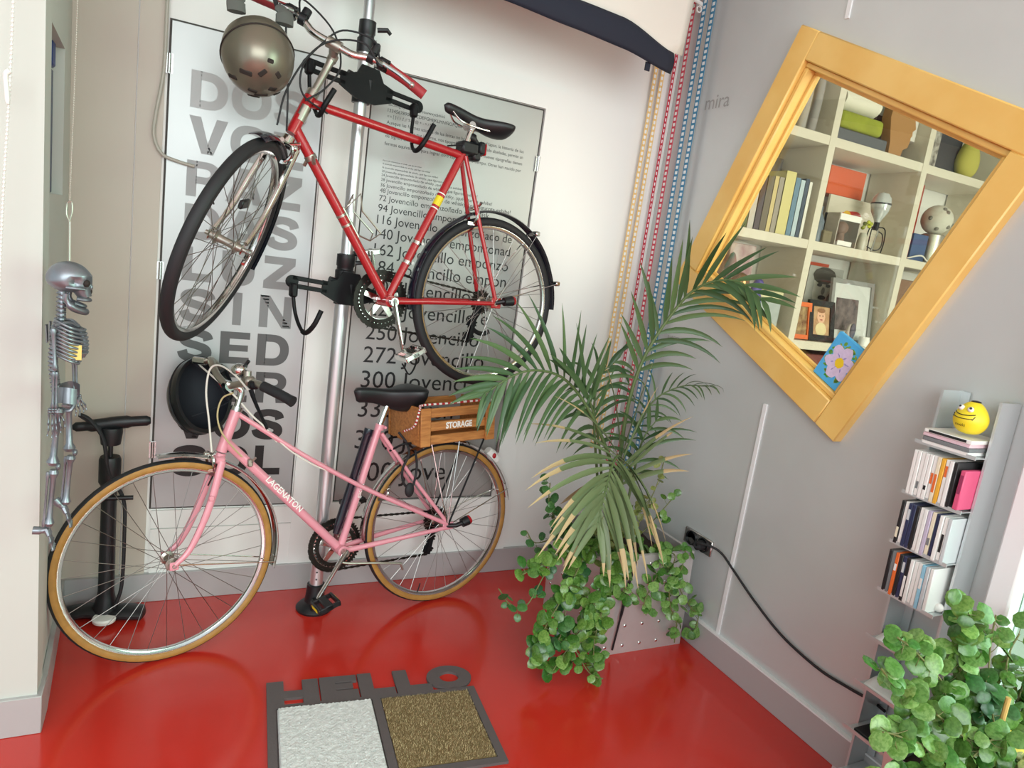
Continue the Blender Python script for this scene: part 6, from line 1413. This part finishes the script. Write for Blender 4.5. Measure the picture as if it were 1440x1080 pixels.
photo_frame('framed_photo', (1.205, -.235, z+.002), .325, .33, .022, M_('frame_grey', (140, 140, 138), .5), M_('photo_dark', (66, 58, 62), .5, rgb2=(120, 106, 104), nscale=24), -8, 'large grey picture frame with a white mount in the lower middle cube', M_('mount_white', (206, 208, 206), .7), (-.03, -.015, .17, .165))
mb = MB(); mb.ball((1.155, -.275, z+.055), (.026, .018, .055)); sn_ = item('baby_shoe', mb, M_('shoe_cloth', (196, 186, 180), .8), 'tiny pale shoe leaning before the large grey frame', 'shoe')
mb = MB(); mb.ball((1.158, -.288, z+.068), (.020, .010, .044)); mb.build('sole', M_('shoe_sole', (86, 82, 96), .7), sn_)
mb = MB(); mb.revolve([(0, 0), (.024, 0), (.026, .05), (.024, .05), (.022, .004), (0, .004)], 20, Matrix.Translation((1.265, -.285, z))); mg = item('mug', mb, 'white_plastic', 'small white cup before the large grey frame', 'cup')
mb = MB(); mb.tube(arc((1.292, -.285, z+.026), .016, R(-90), R(90), 10, (1, 0, 0), (0, 0, 1)), .004, 6); mb.build('handle', 'white_plastic', mg)
mb = MB(); mb.ball((1.075, -.29, z+.022), (.020, .012, .022)); item('figurine', mb, M_('figurine_cream', (206, 196, 170), .6), 'tiny cream figurine before the black picture frame', 'figurine')
mb = MB(); mb.box((1.62, -.15, z+.19), (.34, .24, .37), bev=.004); item('cardboard_box', mb, M_('carton_brown', (128, 98, 78), .8), 'brown carton filling the lower right cube', 'box')
mb = MB(); mb.revolve([(0, 0), (.04, 0), (.045, .10), (.020, .20), (.03, .24), (.012, .30), (0, .31)], 20, Matrix.Translation((.325, -.22, z+.06))); mb.cyl((.325, -.22, z), (.325, -.22, z+.065), .03, 16); item('figurine', mb, M_('figurine_red', (186, 84, 96), .5, rgb2=(60, 120, 104), nscale=9), 'tall pink and red figurine at the left of the lower left cube', 'figurine')
mb = MB(); mb.box((.43, -.12, z+.21), (.16, .10, .415), bev=.003); item('tall_box', mb, M_('mauve_tall', (150, 108, 112), .6, rgb2=(206, 196, 190), nscale=12), 'tall mauve printed box in the lower left cube', 'box')
mb = MB(); mb.ball((.355, -.26, z+.235), .048, nu=20, nv=14); mb.revolve([(.02, 0), (.03, 0), (.014, .10), (.014, .19), (.02, .19)], 16, Matrix.Translation((.355, -.26, z))); item('bronze_bauble', mb, M_('bronze_ball', (150, 112, 70), .15, metal=.8), 'shiny bronze ball on a foot in the lower left cube', 'ornament')
mb = MB(); mb.tube(spl([(.465, -.27, z), (.47, -.27, z+.10), (.455, -.27, z+.20), (.48, -.27, z+.26)], 5), [.05]*5+[.036]*5+[.028]*5+[.012], 14, rx=.7); item('figurine', mb, M_('figurine_violet', (72, 62, 140), .5), 'violet figurine beside the bronze ball', 'figurine')
mb = MB(); mb.box((.575, -.2, z+.09), (.17, .10, .18), bev=.003); gb = item('game_box', mb, M_('box_clear', (170, 178, 176), .3), 'pale box with a cream label in the lower left cube', 'box')
mb = MB(); mb.box((.56, -.2, z+.20), (.20, .11, .035), bev=.003); item('labelled_box', mb, M_('cream_label', (206, 200, 160), .6), 'flat cream lettered box on top of the pale box', 'box')
mb = MB(); mb.box((1.06, -.15, fl(1)+.21), (.6, .22, .40), bev=.004); item('crate_box', mb, M_('maroon_box', (112, 50, 46), .7), 'maroon box below the picture frames', 'box')
mb = MB(); mb.tube(spl([(.245, -.285, z), (.25, -.285, z+.07), (.245, -.285, z+.13)], 5), [.030]*6+[.022]*5, 12); mb.ball((.245, -.285, z+.16), .03, nu=14, nv=10); item('figurine', mb, M_('figurine_blue', (86, 110, 170), .5, rgb2=(206, 70, 60), nscale=16), 'small blue and red figurine nearest the left edge of the window', 'figurine')
